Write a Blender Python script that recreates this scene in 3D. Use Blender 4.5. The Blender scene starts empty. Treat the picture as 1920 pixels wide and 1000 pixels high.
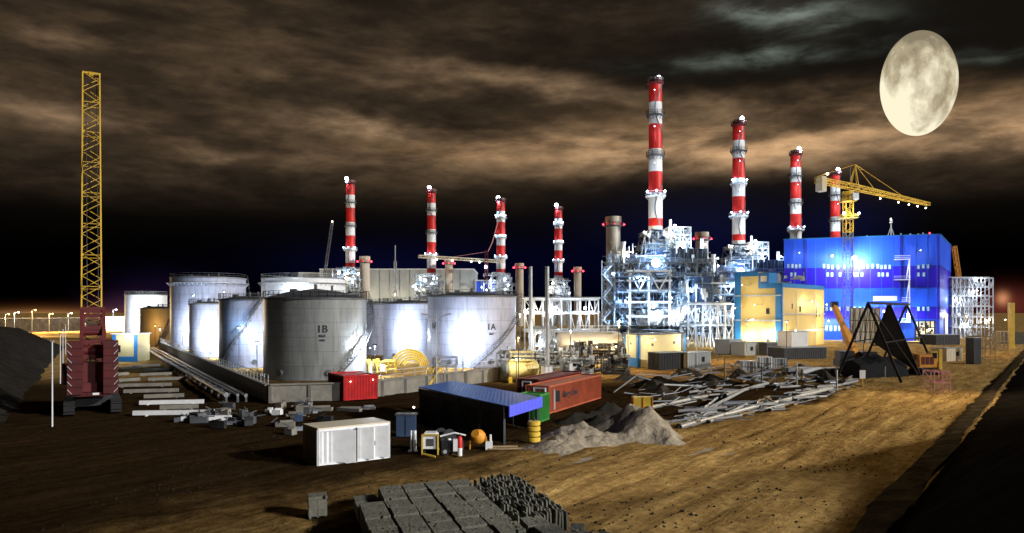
import bpy, math, random
from mathutils import Vector, Matrix, noise as mnoise
R = math.radians
random.seed(7)
sc = bpy.context.scene
C = sc.collection
V = Vector
F = 1400.0; CH = 10.0; HY = 585.0           # focal length in picture px, eye height, horizon row

def P(px, py, D):  return V(((px-960)/F*D, D, CH+(HY-py)/F*D))
def G(px, py):     return P(px, py, CH*F/(py-HY))
def GD(px, D):     return V(((px-960)/F*D, D, 0))
def zat(py, D):    return CH+(HY-py)/F*D

# ------------------------------------------------------------------ mesh builder
class MB:
    def __init__(s): s.v=[]; s.f=[]; s.m=[]
    def add(s, vs, fs, m=0):
        o=len(s.v); s.v+= [tuple(v) for v in vs]
        for f in fs: s.f.append(tuple(i+o for i in f)); s.m.append(m)
    def box(s, c, d, rz=0, m=0):
        cx,cy,cz=c; a,b,h=d[0]/2,d[1]/2,d[2]/2; co,si=math.cos(rz),math.sin(rz)
        vs=[(cx+x*co-y*si, cy+x*si+y*co, cz+z) for z in(-h,h) for x,y in((-a,-b),(a,-b),(a,b),(-a,b))]
        s.add(vs,[(3,2,1,0),(4,5,6,7),(0,1,5,4),(1,2,6,5),(2,3,7,6),(3,0,4,7)],m); return s
    def beam(s, p, q, w, h=None, m=0):
        p,q=V(p),V(q); h=h or w; d=q-p
        if d.length<1e-6: return s
        d.normalize(); up=V((0,0,1)) if abs(d.z)<.99 else V((0,1,0))
        a=d.cross(up).normalized()*w/2; b=a.cross(d).normalized()*h/2
        vs=[e+i*a+j*b for e in(p,q) for i,j in((-1,-1),(1,-1),(1,1),(-1,1))]
        s.add(vs,[(3,2,1,0),(4,5,6,7),(0,1,5,4),(1,2,6,5),(2,3,7,6),(3,0,4,7)],m); return s
    def tube(s, p, q, r, r2=None, n=8, m=0, caps=True):
        p,q=V(p),V(q); r2=r if r2 is None else r2; d=q-p
        if d.length<1e-6: return s
        d.normalize(); up=V((0,0,1)) if abs(d.z)<.99 else V((0,1,0))
        a=d.cross(up).normalized(); b=a.cross(d)
        vs=[]
        for e,rr in((p,r),(q,r2)):
            for k in range(n):
                t=2*math.pi*k/n; vs.append(e+(a*math.cos(t)+b*math.sin(t))*rr)
        fs=[(k,(k+1)%n,n+(k+1)%n,n+k) for k in range(n)]
        if caps: fs+=[tuple(range(n-1,-1,-1)),tuple(range(n,2*n))]
        s.add(vs,fs,m); return s
    def path(s, pts, r, n=6, m=0):
        for p,q in zip(pts[:-1],pts[1:]): s.tube(p,q,r,n=n,m=m)
        return s
    def lathe(s, prof, c, n=32, ms=None, cap=True):
        cx,cy,cz=c; o=[(cx+r*math.cos(2*math.pi*k/n),cy+r*math.sin(2*math.pi*k/n),cz+z) for r,z in prof for k in range(n)]
        base=len(s.v); s.v+=o
        for i in range(len(prof)-1):
            for k in range(n):
                s.f.append((base+i*n+k,base+i*n+(k+1)%n,base+(i+1)*n+(k+1)%n,base+(i+1)*n+k)); s.m.append(ms[min(i,len(ms)-1)] if ms else 0)
        if cap: s.f.append(tuple(base+(len(prof)-1)*n+k for k in range(n))); s.m.append(ms[-1] if ms else 0)
        return s
    def ball(s, c, r, n=10, k=6, m=0, sz=1.0):
        s.lathe([(max(r*math.sin(math.pi*i/k),1e-4), -r*sz*math.cos(math.pi*i/k)) for i in range(k+1)], c, n, [m]*(k+1), False); return s
    def capsule(s, p, q, r, n=20, dish=.45, m=0):
        """horizontal vessel with dished ends"""
        p,q=V(p),V(q); d=(q-p).normalized(); up=V((0,0,1)); a=d.cross(up).normalized()
        rings=[]
        for i in range(6): t=math.pi/2*i/5; rings.append((p-d*r*dish*math.cos(t), max(r*math.sin(t),1e-3)))
        for i in range(6): t=math.pi/2*i/5; rings.append((q+d*r*dish*math.sin(t), max(r*math.cos(t),1e-3)))
        base=len(s.v)
        for c,rr in rings:
            for k in range(n):
                t=2*math.pi*k/n; s.v.append(tuple(c+(a*math.cos(t)+up*math.sin(t))*rr))
        for i in range(len(rings)-1):
            for k in range(n):
                s.f.append((base+i*n+k,base+i*n+(k+1)%n,base+(i+1)*n+(k+1)%n,base+(i+1)*n+k)); s.m.append(m)
        return s
    def build(s, name, mats, parent=None, loc=None):
        if not isinstance(mats,(list,tuple)): mats=[mats]
        off=V(loc) if loc is not None else (wl(parent) if parent else V((0,0,0)))
        me=bpy.data.meshes.new(name)
        me.from_pydata([(x-off.x,y-off.y,z-off.z) for x,y,z in s.v],[],s.f)
        for mm in mats: me.materials.append(mm)
        me.polygons.foreach_set('material_index', s.m)
        me.shade_smooth(); me.set_sharp_from_angle(angle=R(32)); me.update()
        o=bpy.data.objects.new(name,me); C.objects.link(o)
        if parent: o.parent=parent; o.location = off-wl(parent) if loc is not None else (0,0,0)
        else: o.location=off
        return o
def wl(o):
    p=V((0,0,0))
    while o: p+=V(o.location); o=o.parent
    return p
def lattice(mb, p, q, w, n, rc, rl, d=None, w2=None):
    """square lattice mast or boom: four chords and zigzag lacing"""
    p,q=V(p),V(q); ax=(q-p).normalized(); ref=V((0,0,1)) if abs(ax.z)<.9 else V((0,1,0))
    a=ax.cross(ref).normalized(); b=a.cross(ax); w2=w2 or w; d=d or w
    def cor(t,i):
        k=(w+(w2-w)*t)/2; dd=k*d/w; s=((-1,-1),(1,-1),(1,1),(-1,1))[i%4]
        return p.lerp(q,t)+a*s[0]*k+b*s[1]*dd
    for i in range(4): mb.beam(cor(0,i),cor(1,i),rc)
    for k in range(n):
        t0,t1=k/n,(k+1)/n
        for i in range(4):
            mb.beam(cor(t0,i),cor(t1,i+1),rl) if k%2 else mb.beam(cor(t0,i+1),cor(t1,i),rl)
            if k%3==0: mb.beam(cor(t0,i),cor(t0,i+1),rl)
    for i in range(4): mb.beam(cor(1,i),cor(1,i+1),rl)
def tag(o, label=None, cat=None, group=None, kind=None):
    if label: o['label']=label
    if cat: o['category']=cat
    if group: o['group']=group
    if kind: o['kind']=kind
    return o
def thing(name, loc, label, cat, group=None, rz=0):
    o=bpy.data.objects.new(name,None); o.empty_display_size=.2; C.objects.link(o); o.location=loc; o.rotation_euler=(0,0,rz)
    return tag(o,label,cat,group)
def copy_tree(o, parent=None):
    c=o.copy(); C.objects.link(c); c.parent=parent
    for ch in list(o.children): copy_tree(ch,c)
    return c

# ------------------------------------------------------------------ materials
def mat(name, col, rough=.6, metal=0., var=.25, scale=.8, bump=0., stretch=(1,1,1), bscale=None, spec=.4, wave=None, dirt=None, dirt_amt=.5, plates=False):
    m=bpy.data.materials.new(name); m.use_nodes=True; nt=m.node_tree; n=nt.nodes; L=nt.links
    b=n['Principled BSDF']; b.inputs['Roughness'].default_value=rough; b.inputs['Metallic'].default_value=metal
    b.inputs['Specular IOR Level'].default_value=spec
    tc=n.new('ShaderNodeTexCoord'); mp=n.new('ShaderNodeMapping'); mp.inputs['Scale'].default_value=stretch
    L.new(tc.outputs['Object'],mp.inputs['Vector'])
    nz=n.new('ShaderNodeTexNoise'); nz.inputs['Scale'].default_value=scale; nz.inputs['Detail'].default_value=6; nz.inputs['Roughness'].default_value=.65
    L.new(mp.outputs[0],nz.inputs['Vector'])
    cr=n.new('ShaderNodeValToRGB'); e=cr.color_ramp.elements
    lo=tuple(max(0,c*(1-var)) for c in col)+(1,); hi=tuple(min(1,c*(1+var)) for c in col)+(1,)
    e[0].position=.3; e[0].color=lo; e[1].position=.7; e[1].color=hi
    L.new(nz.outputs['Fac'],cr.inputs[0]); out=cr.outputs[0]
    if dirt:
        n2=n.new('ShaderNodeTexNoise'); n2.inputs['Scale'].default_value=scale*2.7; n2.inputs['Detail'].default_value=8; n2.inputs['Roughness'].default_value=.7
        m2=n.new('ShaderNodeMapping'); m2.inputs['Scale'].default_value=stretch; m2.inputs['Location'].default_value=(3,7,1)
        L.new(tc.outputs['Object'],m2.inputs[0]); L.new(m2.outputs[0],n2.inputs['Vector'])
        r2=n.new('ShaderNodeMapRange'); r2.inputs['From Min'].default_value=.5; r2.inputs['From Max'].default_value=.72; r2.inputs['To Max'].default_value=dirt_amt
        L.new(n2.outputs['Fac'],r2.inputs['Value'])
        mx=n.new('ShaderNodeMix'); mx.data_type='RGBA'; L.new(r2.outputs[0],mx.inputs['Factor']); L.new(out,mx.inputs['A']); mx.inputs['B'].default_value=tuple(dirt)+(1,); out=mx.outputs['Result']
    if plates:          # rings of shell plates with weld seams, wrapped round the tank axis
        sp_=n.new('ShaderNodeSeparateXYZ'); L.new(tc.outputs['Object'],sp_.inputs[0]); at=n.new('ShaderNodeMath'); at.operation='ARCTAN2'; L.new(sp_.outputs[0],at.inputs[0]); L.new(sp_.outputs[1],at.inputs[1])
        ml=n.new('ShaderNodeMath'); ml.operation='MULTIPLY'; ml.inputs[1].default_value=8.; L.new(at.outputs[0],ml.inputs[0])
        cb=n.new('ShaderNodeCombineXYZ'); L.new(ml.outputs[0],cb.inputs[0]); L.new(sp_.outputs[2],cb.inputs[1])
        bk=n.new('ShaderNodeTexBrick'); bk.inputs['Scale'].default_value=1; bk.inputs['Brick Width'].default_value=5.5; bk.inputs['Row Height'].default_value=2.1; bk.inputs['Mortar Size'].default_value=.035
        bk.inputs['Color1'].default_value=(1,1,1,1); bk.inputs['Color2'].default_value=(.80,.80,.80,1); bk.inputs['Mortar'].default_value=(.5,.48,.46,1); L.new(cb.outputs[0],bk.inputs['Vector'])
        mz=n.new('ShaderNodeMix'); mz.data_type='RGBA'; mz.blend_type='MULTIPLY'; mz.inputs['Factor'].default_value=.8; L.new(out,mz.inputs['A']); L.new(bk.outputs['Color'],mz.inputs['B']); out=mz.outputs['Result']
    L.new(out,b.inputs['Base Color'])
    rr=n.new('ShaderNodeMapRange'); rr.inputs['To Min'].default_value=max(.05,rough-.12); rr.inputs['To Max'].default_value=min(1,rough+.15)
    L.new(nz.outputs['Fac'],rr.inputs['Value']); L.new(rr.outputs[0],b.inputs['Roughness'])
    prev=None
    if bump:
        n3=n.new('ShaderNodeTexNoise'); n3.inputs['Scale'].default_value=bscale or scale*6; n3.inputs['Detail'].default_value=6
        L.new(tc.outputs['Object'],n3.inputs['Vector'])
        bp=n.new('ShaderNodeBump'); bp.inputs['Strength'].default_value=bump; bp.inputs['Distance'].default_value=.1
        L.new(n3.outputs['Fac'],bp.inputs['Height']); L.new(bp.outputs[0],b.inputs['Normal']); prev=bp
    if wave:        # ribbed sheet: (axis, scale, strength)
        w=n.new('ShaderNodeTexWave'); w.wave_type='BANDS'; w.bands_direction=wave[0]; w.inputs['Scale'].default_value=wave[1]
        L.new(tc.outputs['Object'],w.inputs['Vector'])
        bp=n.new('ShaderNodeBump'); bp.inputs['Strength'].default_value=wave[2]; bp.inputs['Distance'].default_value=.08
        L.new(w.outputs['Fac'],bp.inputs['Height'])
        if prev: L.new(prev.outputs[0],bp.inputs['Normal'])
        L.new(bp.outputs[0],b.inputs['Normal'])
    return m
def emit(name,col,s):
    m=bpy.data.materials.new(name); m.use_nodes=True; nt=m.node_tree; nt.nodes.clear()
    e=nt.nodes.new('ShaderNodeEmission'); e.inputs[0].default_value=tuple(col)+(1,); e.inputs[1].default_value=s
    o=nt.nodes.new('ShaderNodeOutputMaterial'); nt.links.new(e.outputs[0],o.inputs[0]); return m
M=dict(
 tank=mat('tank_paint',(.37,.39,.50),.42,.0,.12,.5,.08,(1.2,1.2,.16),.35,dirt=(.19,.17,.16),dirt_amt=.85,plates=True),
 tankb=mat('tank_paint_grey',(.25,.265,.265),.40,.15,.14,.5,.08,(1.4,1.4,.14),.35,dirt=(.13,.135,.13),dirt_amt=.85,plates=True),
 tanky=mat('tank_paint_cream',(.55,.45,.28),.45,.0,.14,.5,.08,(1.2,1.2,.16),.35,dirt=(.3,.25,.18)),
 white=mat('white_paint',(.78,.79,.80),.5,0,.08,.7,.05,dirt=(.48,.44,.39),dirt_amt=.35),
 steel=mat('galvanised_steel',(.50,.52,.54),.42,.35,.22,1.5,.05),
 wsteel=mat('pale_painted_steel',(.66,.68,.70),.5,.05,.2,.6),
 bluesteel=mat('bluish_steel',(.055,.09,.17),.45,.3,.3,.3),
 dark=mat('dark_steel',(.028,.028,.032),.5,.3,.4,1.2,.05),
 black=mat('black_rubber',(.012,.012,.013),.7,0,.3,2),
 dgrey=mat('dark_grey_steel',(.10,.105,.115),.5,.3,.3,.6,.05),
 conc=mat('concrete',(.22,.205,.175),.85,0,.25,.6,.3,dirt=(.13,.12,.10),dirt_amt=.6),
 block=mat('concrete_block',(.145,.14,.108),.9,0,.3,2.2,.6,bscale=14,dirt=(.05,.048,.038),dirt_amt=.8),
 pipe=mat('weathered_pipe',(.25,.255,.27),.45,.3,.5,.9,.08,dirt=(.10,.07,.05),dirt_amt=.7),
 red=mat('red_paint',(.62,.02,.015),.45,0,.15,.5,.04),
 chwhite=mat('chimney_white',(.78,.78,.78),.5,0,.1,.4,.04,(1,1,.3),dirt=(.45,.43,.4),dirt_amt=.35),
 redbox=mat('red_container_paint',(.62,.018,.022),.5,0,.2,.8,.04,wave=('X',3.2,.6),dirt=(.25,.03,.02)),
 rust=mat('rust_orange_container_paint',(.42,.095,.04),.6,0,.25,.7,.08,dirt=(.28,.09,.04),dirt_amt=.6),
 maroon=mat('maroon_container_paint',(.11,.010,.012),.6,0,.25,.7,.05,dirt=(.08,.02,.02)),
 green=mat('green_container_paint',(.03,.22,.035),.55,0,.25,.9,.05),
 crane=mat('crane_yellow',(.72,.44,.03),.5,0,.2,.8,dirt=(.35,.2,.03)),
 cranered=mat('crane_red',(.070,.003,.004),.6,0,.35,.8,.05,dirt=(.06,.01,.01)),
 yellow=mat('yellow_paint',(.70,.46,.05),.5,0,.18,.8,.04,dirt=(.4,.25,.05)),
 ypale=mat('pale_yellow_tank',(.72,.58,.22),.45,0,.15,.8,.04),
 orange=mat('orange_paint',(.72,.30,.03),.5,0,.2,1.2),
 beige=mat('beige_vessel',(.66,.57,.42),.4,.0,.12,.4,.04),
 stackb=mat('beige_stack',(.47,.40,.31),.6,0,.16,.25,.05,(1,1,.3),dirt=(.3,.25,.2)),
 ywall=mat('yellow_cladding',(.62,.45,.15),.6,0,.1,.12,.0,wave=('X',1.6,.25),dirt=(.55,.42,.2),dirt_amt=.4),
 ywall2=mat('cream_cladding',(.68,.57,.28),.6,0,.1,.12,.0,wave=('X',1.6,.25),dirt=(.52,.44,.26),dirt_amt=.4),
 btrim=mat('blue_trim',(.02,.17,.45),.5,0,.12,.4),
 bwall=mat('blue_cladding_light',(.020,.095,.78),.42,0,.08,.08,.0,wave=('X',1.1,.25)),
 bwalld=mat('blue_cladding_dark',(.022,.007,.46),.42,0,.1,.08,.0,wave=('X',1.1,.25)),
 broof=mat('blue_roof_sheet',(.055,.15,.50),.5,.0,.15,.6,.05,wave=('X',1.0,.15),dirt=(.12,.2,.35),dirt_amt=.5),
 bfascia=mat('blue_fascia_sheet',(.10,.12,.85),.45,0,.06,.6,.03,wave=('X',1.,.15)),
 bgrey=mat('grey_cladding',(.33,.35,.35),.6,0,.14,.06,.0,wave=('X',.8,.25)),
 glass=mat('dark_glass',(.02,.02,.03),.12,0,.1,1),
 pane=mat('pale_window',(.62,.64,.66),.3,0,.15,1),
 soil=mat('near_black_earth',(.016,.013,.010),1.,0,.4,.5,.8,bscale=2.5,spec=0),  # near black: holds the berm slope's shade in the base colour
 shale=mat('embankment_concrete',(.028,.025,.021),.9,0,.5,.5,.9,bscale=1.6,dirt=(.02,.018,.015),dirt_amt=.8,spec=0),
 sandheap=mat('pale_sand',(.33,.275,.20),.95,0,.35,1.1,1.,bscale=4,dirt=(.13,.10,.07),dirt_amt=.75),
 wood=mat('timber',(.30,.21,.11),.8,0,.3,2),
 text=mat('black_lettering',(.03,.03,.034),.6,0,.1,1),
 medst=mat('mid_grey_steel',(.20,.22,.25),.5,.3,.3,1.2,.05),
 plsteel=mat('plant_steel',(.27,.33,.40),.42,.3,.3,1.0,.05),
 ppale=mat('pale_pipe',(.36,.37,.38),.45,.2,.3,.9,.08,dirt=(.2,.15,.11),dirt_amt=.6),
 scraps=mat('scrap_earth',(.045,.038,.030),.9,.0,.7,1.6,1.,bscale=5,dirt=(.14,.13,.12),dirt_amt=.6,spec=.1),
 tarp=mat('black_tarpaulin',(.014,.014,.016),.9,0,.4,.9,.4,bscale=2,spec=.1),
 shoulder=mat('dusty_shoulder',(.085,.064,.038),.95,0,.5,.5,.9,bscale=3,dirt=(.02,.016,.012),dirt_amt=.9,spec=0),
 pink=mat('pink_scaffold_paint',(.55,.22,.22),.55,0,.2,1.0),
 sheet=mat('dark_mesh_sheet',(.045,.045,.05),.75,0,.35,.9,.3,wave=('X',4,.4)),
)
EW=emit('lamp_white',(.80,.92,1.),26); EB=emit('lamp_bluewhite',(.62,.80,1.),30); ER=emit('lamp_red',(1.,.03,.06),14)
EY=emit('lamp_sodium',(1.,.62,.16),22); EV=emit('lamp_warmwhite',(1.,.90,.66),24)
LCOL={'w':((.76,.86,1.),EW),'b':((.42,.68,1.),EB),'r':((1.,.05,.08),ER),'y':((1.,.60,.20),EY),'v':((1.,.88,.62),EV)}
nlight=[0]
def light(p, power, col='w', parent=None, rad=.35, spot=None, aim=None, blend=.6):
    ld=bpy.data.lights.new('lamp_light','SPOT' if spot else 'POINT'); ld.energy=power; ld.color=LCOL[col][0] if isinstance(col,str) else col
    ld.shadow_soft_size=rad
    o=bpy.data.objects.new('lamp_light',ld); C.objects.link(o)
    if spot: ld.spot_size=spot; ld.spot_blend=blend; o.rotation_euler=(V(aim)-V(p)).to_track_quat('-Z','Y').to_euler()
    o.location=V(p)-(wl(parent) if parent else V((0,0,0)))
    if parent: o.parent=parent
    nlight[0]+=1; return o
def lamp(p, r, parent, col='w', power=0, off=(0,-1,-.4), name='lamp'):
    """a lit lamp: the glowing globe, and for the strong ones the light it throws"""
    o=MB().ball(p,r*.68,8,5).build(name,LCOL[col][1],parent)
    if power: light(V(p)+V(off)*(r*1.25), power, col, parent, rad=max(.2,r*.6))
    return o
def railing(mb, pts, h=1.1, r=.035, closed=False, step=1.8):
    if closed: pts=list(pts)+[pts[0]]
    for p,q in zip(pts[:-1],pts[1:]):
        p,q=V(p),V(q); n=max(1,int((q-p).length/step)); up=V((0,0,1))
        mb.beam(p+up*h,q+up*h,r*2); mb.beam(p+up*h*.5,q+up*h*.5,r*1.5)
        for k in range(n+1): e=p.lerp(q,k/n); mb.beam(e,e+up*h,r*2)
def wrap_text(name, body, size, ctr, Rr, ang, z, parent, m):
    """lettering bent round a tank shell"""
    cu=bpy.data.curves.new(name,'FONT'); cu.body=body; cu.size=size; cu.align_x='CENTER'; cu.extrude=.02; cu.offset=.03
    t=bpy.data.objects.new('text_source',cu); C.objects.link(t); dg=bpy.context.evaluated_depsgraph_get()
    me=bpy.data.meshes.new_from_object(t.evaluated_get(dg)); bpy.data.objects.remove(t)
    for v in me.vertices:
        a=ang+v.co.x/Rr; rr=Rr+.06+v.co.z
        v.co=V((ctr[0]+rr*math.cos(a),ctr[1]+rr*math.sin(a),z+v.co.y))-wl(parent)
    me.materials.clear(); me.materials.append(m)
    o=bpy.data.objects.new(name,me); C.objects.link(o); o.parent=parent; return o
def flat_text(name, body, size, p, xdir, parent, m, up=V((0,0,1))):
    cu=bpy.data.curves.new(name,'FONT'); cu.body=body; cu.size=size; cu.extrude=.01; cu.offset=.012
    t=bpy.data.objects.new('text_source',cu); C.objects.link(t); dg=bpy.context.evaluated_depsgraph_get()
    me=bpy.data.meshes.new_from_object(t.evaluated_get(dg)); bpy.data.objects.remove(t)
    x=V(xdir).normalized(); nn=x.cross(up)
    for v in me.vertices: v.co=V(p)+x*v.co.x+up*v.co.y+nn*v.co.z-wl(parent)
    me.materials.clear(); me.materials.append(m)
    o=bpy.data.objects.new(name,me); C.objects.link(o); o.parent=parent; return o

# ------------------------------------------------------------------ camera
cam=bpy.data.cameras.new('camera'); co=bpy.data.objects.new('camera',cam); C.objects.link(co); sc.camera=co
co.location=(0,0,CH); co.rotation_euler=(R(90),0,0); cam.sensor_width=36; cam.lens=F/1920*36; cam.shift_y=(HY-500)/1920
cam.clip_start=.5; cam.clip_end=20000
sc.view_settings.view_transform='Standard'; sc.view_settings.look='None'; sc.view_settings.exposure=0; sc.view_settings.gamma=1
sc.render.engine='CYCLES'; sc.cycles.use_denoising=True; sc.cycles.max_bounces=4; sc.cycles.diffuse_bounces=2; sc.cycles.glossy_bounces=2
sc.cycles.sample_clamp_indirect=3

# moonlight: low and from the right, a little behind the camera
sd=V((.91,-.42,0)).normalized()*math.cos(R(20))+V((0,0,math.sin(R(20))))
sl=bpy.data.lights.new('moonlight','SUN'); sl.energy=3.2; sl.angle=R(1.5); sl.color=(1.,.97,.92)
so=bpy.data.objects.new('moonlight',sl); C.objects.link(so); so.rotation_euler=(-sd).to_track_quat('-Z','Y').to_euler(); so.location=(60,-40,60)

#@@SKY@@
# ------------------------------------------------------------------ night sky
w=bpy.data.worlds.new('World'); sc.world=w; w.use_nodes=True; nt=w.node_tree; nt.nodes.clear(); NN=nt.nodes; LL=nt.links
class E:
    def __init__(s,o): s.o=o
    @staticmethod
    def op(kind,*a):
        n=NN.new('ShaderNodeMath'); n.operation=kind
        for i,x in enumerate(a):
            if isinstance(x,E): LL.new(x.o,n.inputs[i])
            else: n.inputs[i].default_value=float(x)
        return E(n.outputs[0])
    def __add__(s,x): return E.op('ADD',s,x)
    __radd__=__add__
    def __sub__(s,x): return E.op('SUBTRACT',s,x)
    def __rsub__(s,x): return E.op('SUBTRACT',x,s)
    def __mul__(s,x): return E.op('MULTIPLY',s,x)
    __rmul__=__mul__
    def __truediv__(s,x): return E.op('DIVIDE',s,x)
tc=NN.new('ShaderNodeTexCoord'); sx=NN.new('ShaderNodeSeparateXYZ'); LL.new(tc.outputs['Generated'],sx.inputs[0])
X,Y,Z=(E(sx.outputs[i]) for i in range(3))
AZ=E.op('ARCTAN2',X,Y)*(180/math.pi); EL=E.op('ARCSINE',Z)*(180/math.pi)
def sky_ang(px,py):
    a=math.atan((px-960)/F); return math.degrees(a), math.degrees(math.atan((HY-py)/F*math.cos(a)))
def noise3(sa,se,off,det=6,rough=.6,dist=0.):
    c=NN.new('ShaderNodeCombineXYZ'); LL.new((AZ*sa).o,c.inputs[0]); LL.new((EL*se).o,c.inputs[1]); c.inputs[2].default_value=off
    n=NN.new('ShaderNodeTexNoise'); n.inputs['Scale'].default_value=1; n.inputs['Detail'].default_value=det; n.inputs['Roughness'].default_value=rough; n.inputs['Distortion'].default_value=dist
    LL.new(c.outputs[0],n.inputs['Vector']); return E(n.outputs['Fac'])
def mr(x,a,b,c=0.,d=1.,smooth=True):
    n=NN.new('ShaderNodeMapRange'); n.interpolation_type='SMOOTHSTEP' if smooth else 'LINEAR'
    LL.new(x.o,n.inputs['Value'])
    for k,v in zip(('From Min','From Max','To Min','To Max'),(a,b,c,d)): n.inputs[k].default_value=v
    return E(n.outputs[0])
warp=(noise3(.10,.22,3.3,4)-.5)*3.6
EW_=EL+warp; AW_=AZ+(noise3(.08,.2,8.1,3)-.5)*6.0
def blob(px,py,wpx,hpx,amp,tilt=0.):
    a,e=sky_ang(px,py); a2,_=sky_ang(px+wpx,py); _,e2=sky_ang(px,py-hpx)
    da=(AW_-a); u=da/(a2-a); v=(EW_-(da*tilt)-e)/(e2-e)
    return E.op('EXPONENT',(u*u+v*v)*-1.0)*amp
bands=noise3(.085,.29,1.7,8,.58,.25); wisps=noise3(.17,.60,5.2,8,.58,.3); fine=noise3(.5,1.5,2.2,6,.6)
body=mr(bands,.38,.64)*.75+mr(wisps,.42,.68)*.40
base=blob(280,140,560,170,.17)+blob(620,320,330,60,.13)+blob(900,40,500,70,.10)+blob(1180,278,420,46,.50,.03)+blob(1560,262,420,40,.55,.02)+blob(1880,250,220,50,.45)\
 +blob(900,142,150,20,.36,-.10)+blob(1090,182,190,16,.34,-.14)+blob(680,238,100,22,.80,-.05)+blob(430,297,130,16,.50)+blob(90,215,150,26,.34)+blob(130,70,80,16,.22)+blob(700,170,260,22,.13)+blob(60,330,190,34,.10)+blob(1320,215,200,22,.26,.05)+blob(300,250,260,40,.12)+blob(260,400,260,40,.08)+blob(1840,330,200,40,.12)
base=base*mr(EL,6.2,10.5)
hole=E.op('MAXIMUM',1.0-blob(1860,60,190,80,1.0)-blob(1180,60,220,50,.45)-blob(1180,225,110,22,.5)-blob(720,278,240,20,.45),0.0)
warm=base*(body*.85+.30)*mr(fine,.25,.75,.68,1.25)*hole
teal=(blob(1450,16,120,24,.62,-.06)+blob(1430,112,170,17,.42)+blob(1560,45,120,22,.22)+blob(1850,112,80,14,.16))*(mr(wisps,.36,.66)+.1)
dust=mr(EL,3.,12.,.0,.007)*mr(Y,-.2,.5)
def col(c,f):
    n=NN.new('ShaderNodeVectorMath'); n.operation='SCALE'; n.inputs[0].default_value=c; LL.new(f.o,n.inputs['Scale']); return n.outputs[0]
def plus(a,b):
    n=NN.new('ShaderNodeVectorMath'); n.operation='ADD'; LL.new(a,n.inputs[0]); LL.new(b,n.inputs[1]); return n.outputs[0]
def glow(px,py,wpx,hpx,amp):       # town glow low over the horizon
    a,e=sky_ang(px,py); a2,_=sky_ang(px+wpx,py); _,e2=sky_ang(px,py-hpx)
    u=(AZ-a)/(a2-a); v=(EL-e)/(e2-e); return E.op('EXPONENT',(u*u+v*v)*-1.0)*amp
tan=(blob(1180,270,430,42,.46,.03)+blob(1560,250,420,38,.50,.02)+blob(1880,238,220,46,.40)+blob(900,285,160,26,.20))*(mr(bands,.38,.62)*.8+.12)*(mr(wisps,.34,.6)*.7+.4)
sky=plus(col((.42,.268,.150),warm),col((.48,.275,.125),tan))
for c,f in (((.30,.36,.30),teal),((1.,.8,.6),dust),
    ((.65,.22,.06),glow(95,602,130,18,.6)),((.20,.07,.16),glow(245,578,60,22,.2)),((.9,.6,.25),glow(60,600,90,12,.5)),
    ((.5,.10,.07),glow(1885,572,60,30,.22)),((1.,.45,.2),glow(1880,560,12,12,.5)),((.003,.005,.06),glow(1020,505,300,70,.12)),((.01,.012,.08),glow(720,505,200,50,.16)),
    ((.008,.013,.09),glow(1310,440,170,70,.22)),((.008,.013,.09),glow(1590,420,90,50,.2)),((.03,.015,.07),glow(300,550,90,40,.18))):
    sky=plus(sky,col(c,f))
bg=NN.new('ShaderNodeBackground'); LL.new(sky,bg.inputs[0]); bg.inputs[1].default_value=1.0
wo=NN.new('ShaderNodeOutputWorld'); LL.new(bg.outputs[0],wo.inputs[0])

# the moon: far beyond the cloud, tall as it stands in the photograph, glowing with its dark seas
mc=P(1722,157,6000); ms=6000/F
moon=MB().ball((0,0,0),1.0,64,40).build('moon',None if False else M['conc'])
mm=bpy.data.materials.new('moon_surface'); mm.use_nodes=True; n_=mm.node_tree; n_.nodes.clear()
tcm=n_.nodes.new('ShaderNodeTexCoord'); nz=n_.nodes.new('ShaderNodeTexNoise'); nz.inputs['Scale'].default_value=1.3; nz.inputs['Detail'].default_value=8; nz.inputs['Roughness'].default_value=.6
mpp=n_.nodes.new('ShaderNodeMapping'); mpp.inputs['Location'].default_value=(.35,.2,.15); n_.links.new(tcm.outputs['Object'],mpp.inputs[0]); n_.links.new(mpp.outputs[0],nz.inputs['Vector'])
sp=n_.nodes.new('ShaderNodeSeparateXYZ'); n_.links.new(tcm.outputs['Object'],sp.inputs[0])
ad=n_.nodes.new('ShaderNodeMath'); ad.operation='MULTIPLY_ADD'; n_.links.new(sp.outputs[2],ad.inputs[0]); ad.inputs[1].default_value=-.17; n_.links.new(nz.outputs['Fac'],ad.inputs[2])
ad2=n_.nodes.new('ShaderNodeMath'); ad2.operation='MULTIPLY_ADD'; n_.links.new(sp.outputs[0],ad2.inputs[0]); ad2.inputs[1].default_value=-.10; n_.links.new(ad.outputs[0],ad2.inputs[2])
cr=n_.nodes.new('ShaderNodeValToRGB'); el=cr.color_ramp.elements
el[0].position=.34; el[0].color=(.26,.215,.14,1); el[1].position=.66; el[1].color=(1.0,.92,.66,1)
k=el.new(.47); k.color=(.46,.39,.25,1)
n_.links.new(ad2.outputs[0],cr.inputs[0]); em=n_.nodes.new('ShaderNodeEmission'); n_.links.new(cr.outputs[0],em.inputs[0])
oo=n_.nodes.new('ShaderNodeOutputMaterial'); n_.links.new(em.outputs[0],oo.inputs[0])
moon.data.materials[0]=mm; moon.location=mc; moon.scale=(65*ms,65*ms,97*ms)
tag(moon,'large pale yellow full moon with grey seas in the cloudy night sky','moon')

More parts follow.
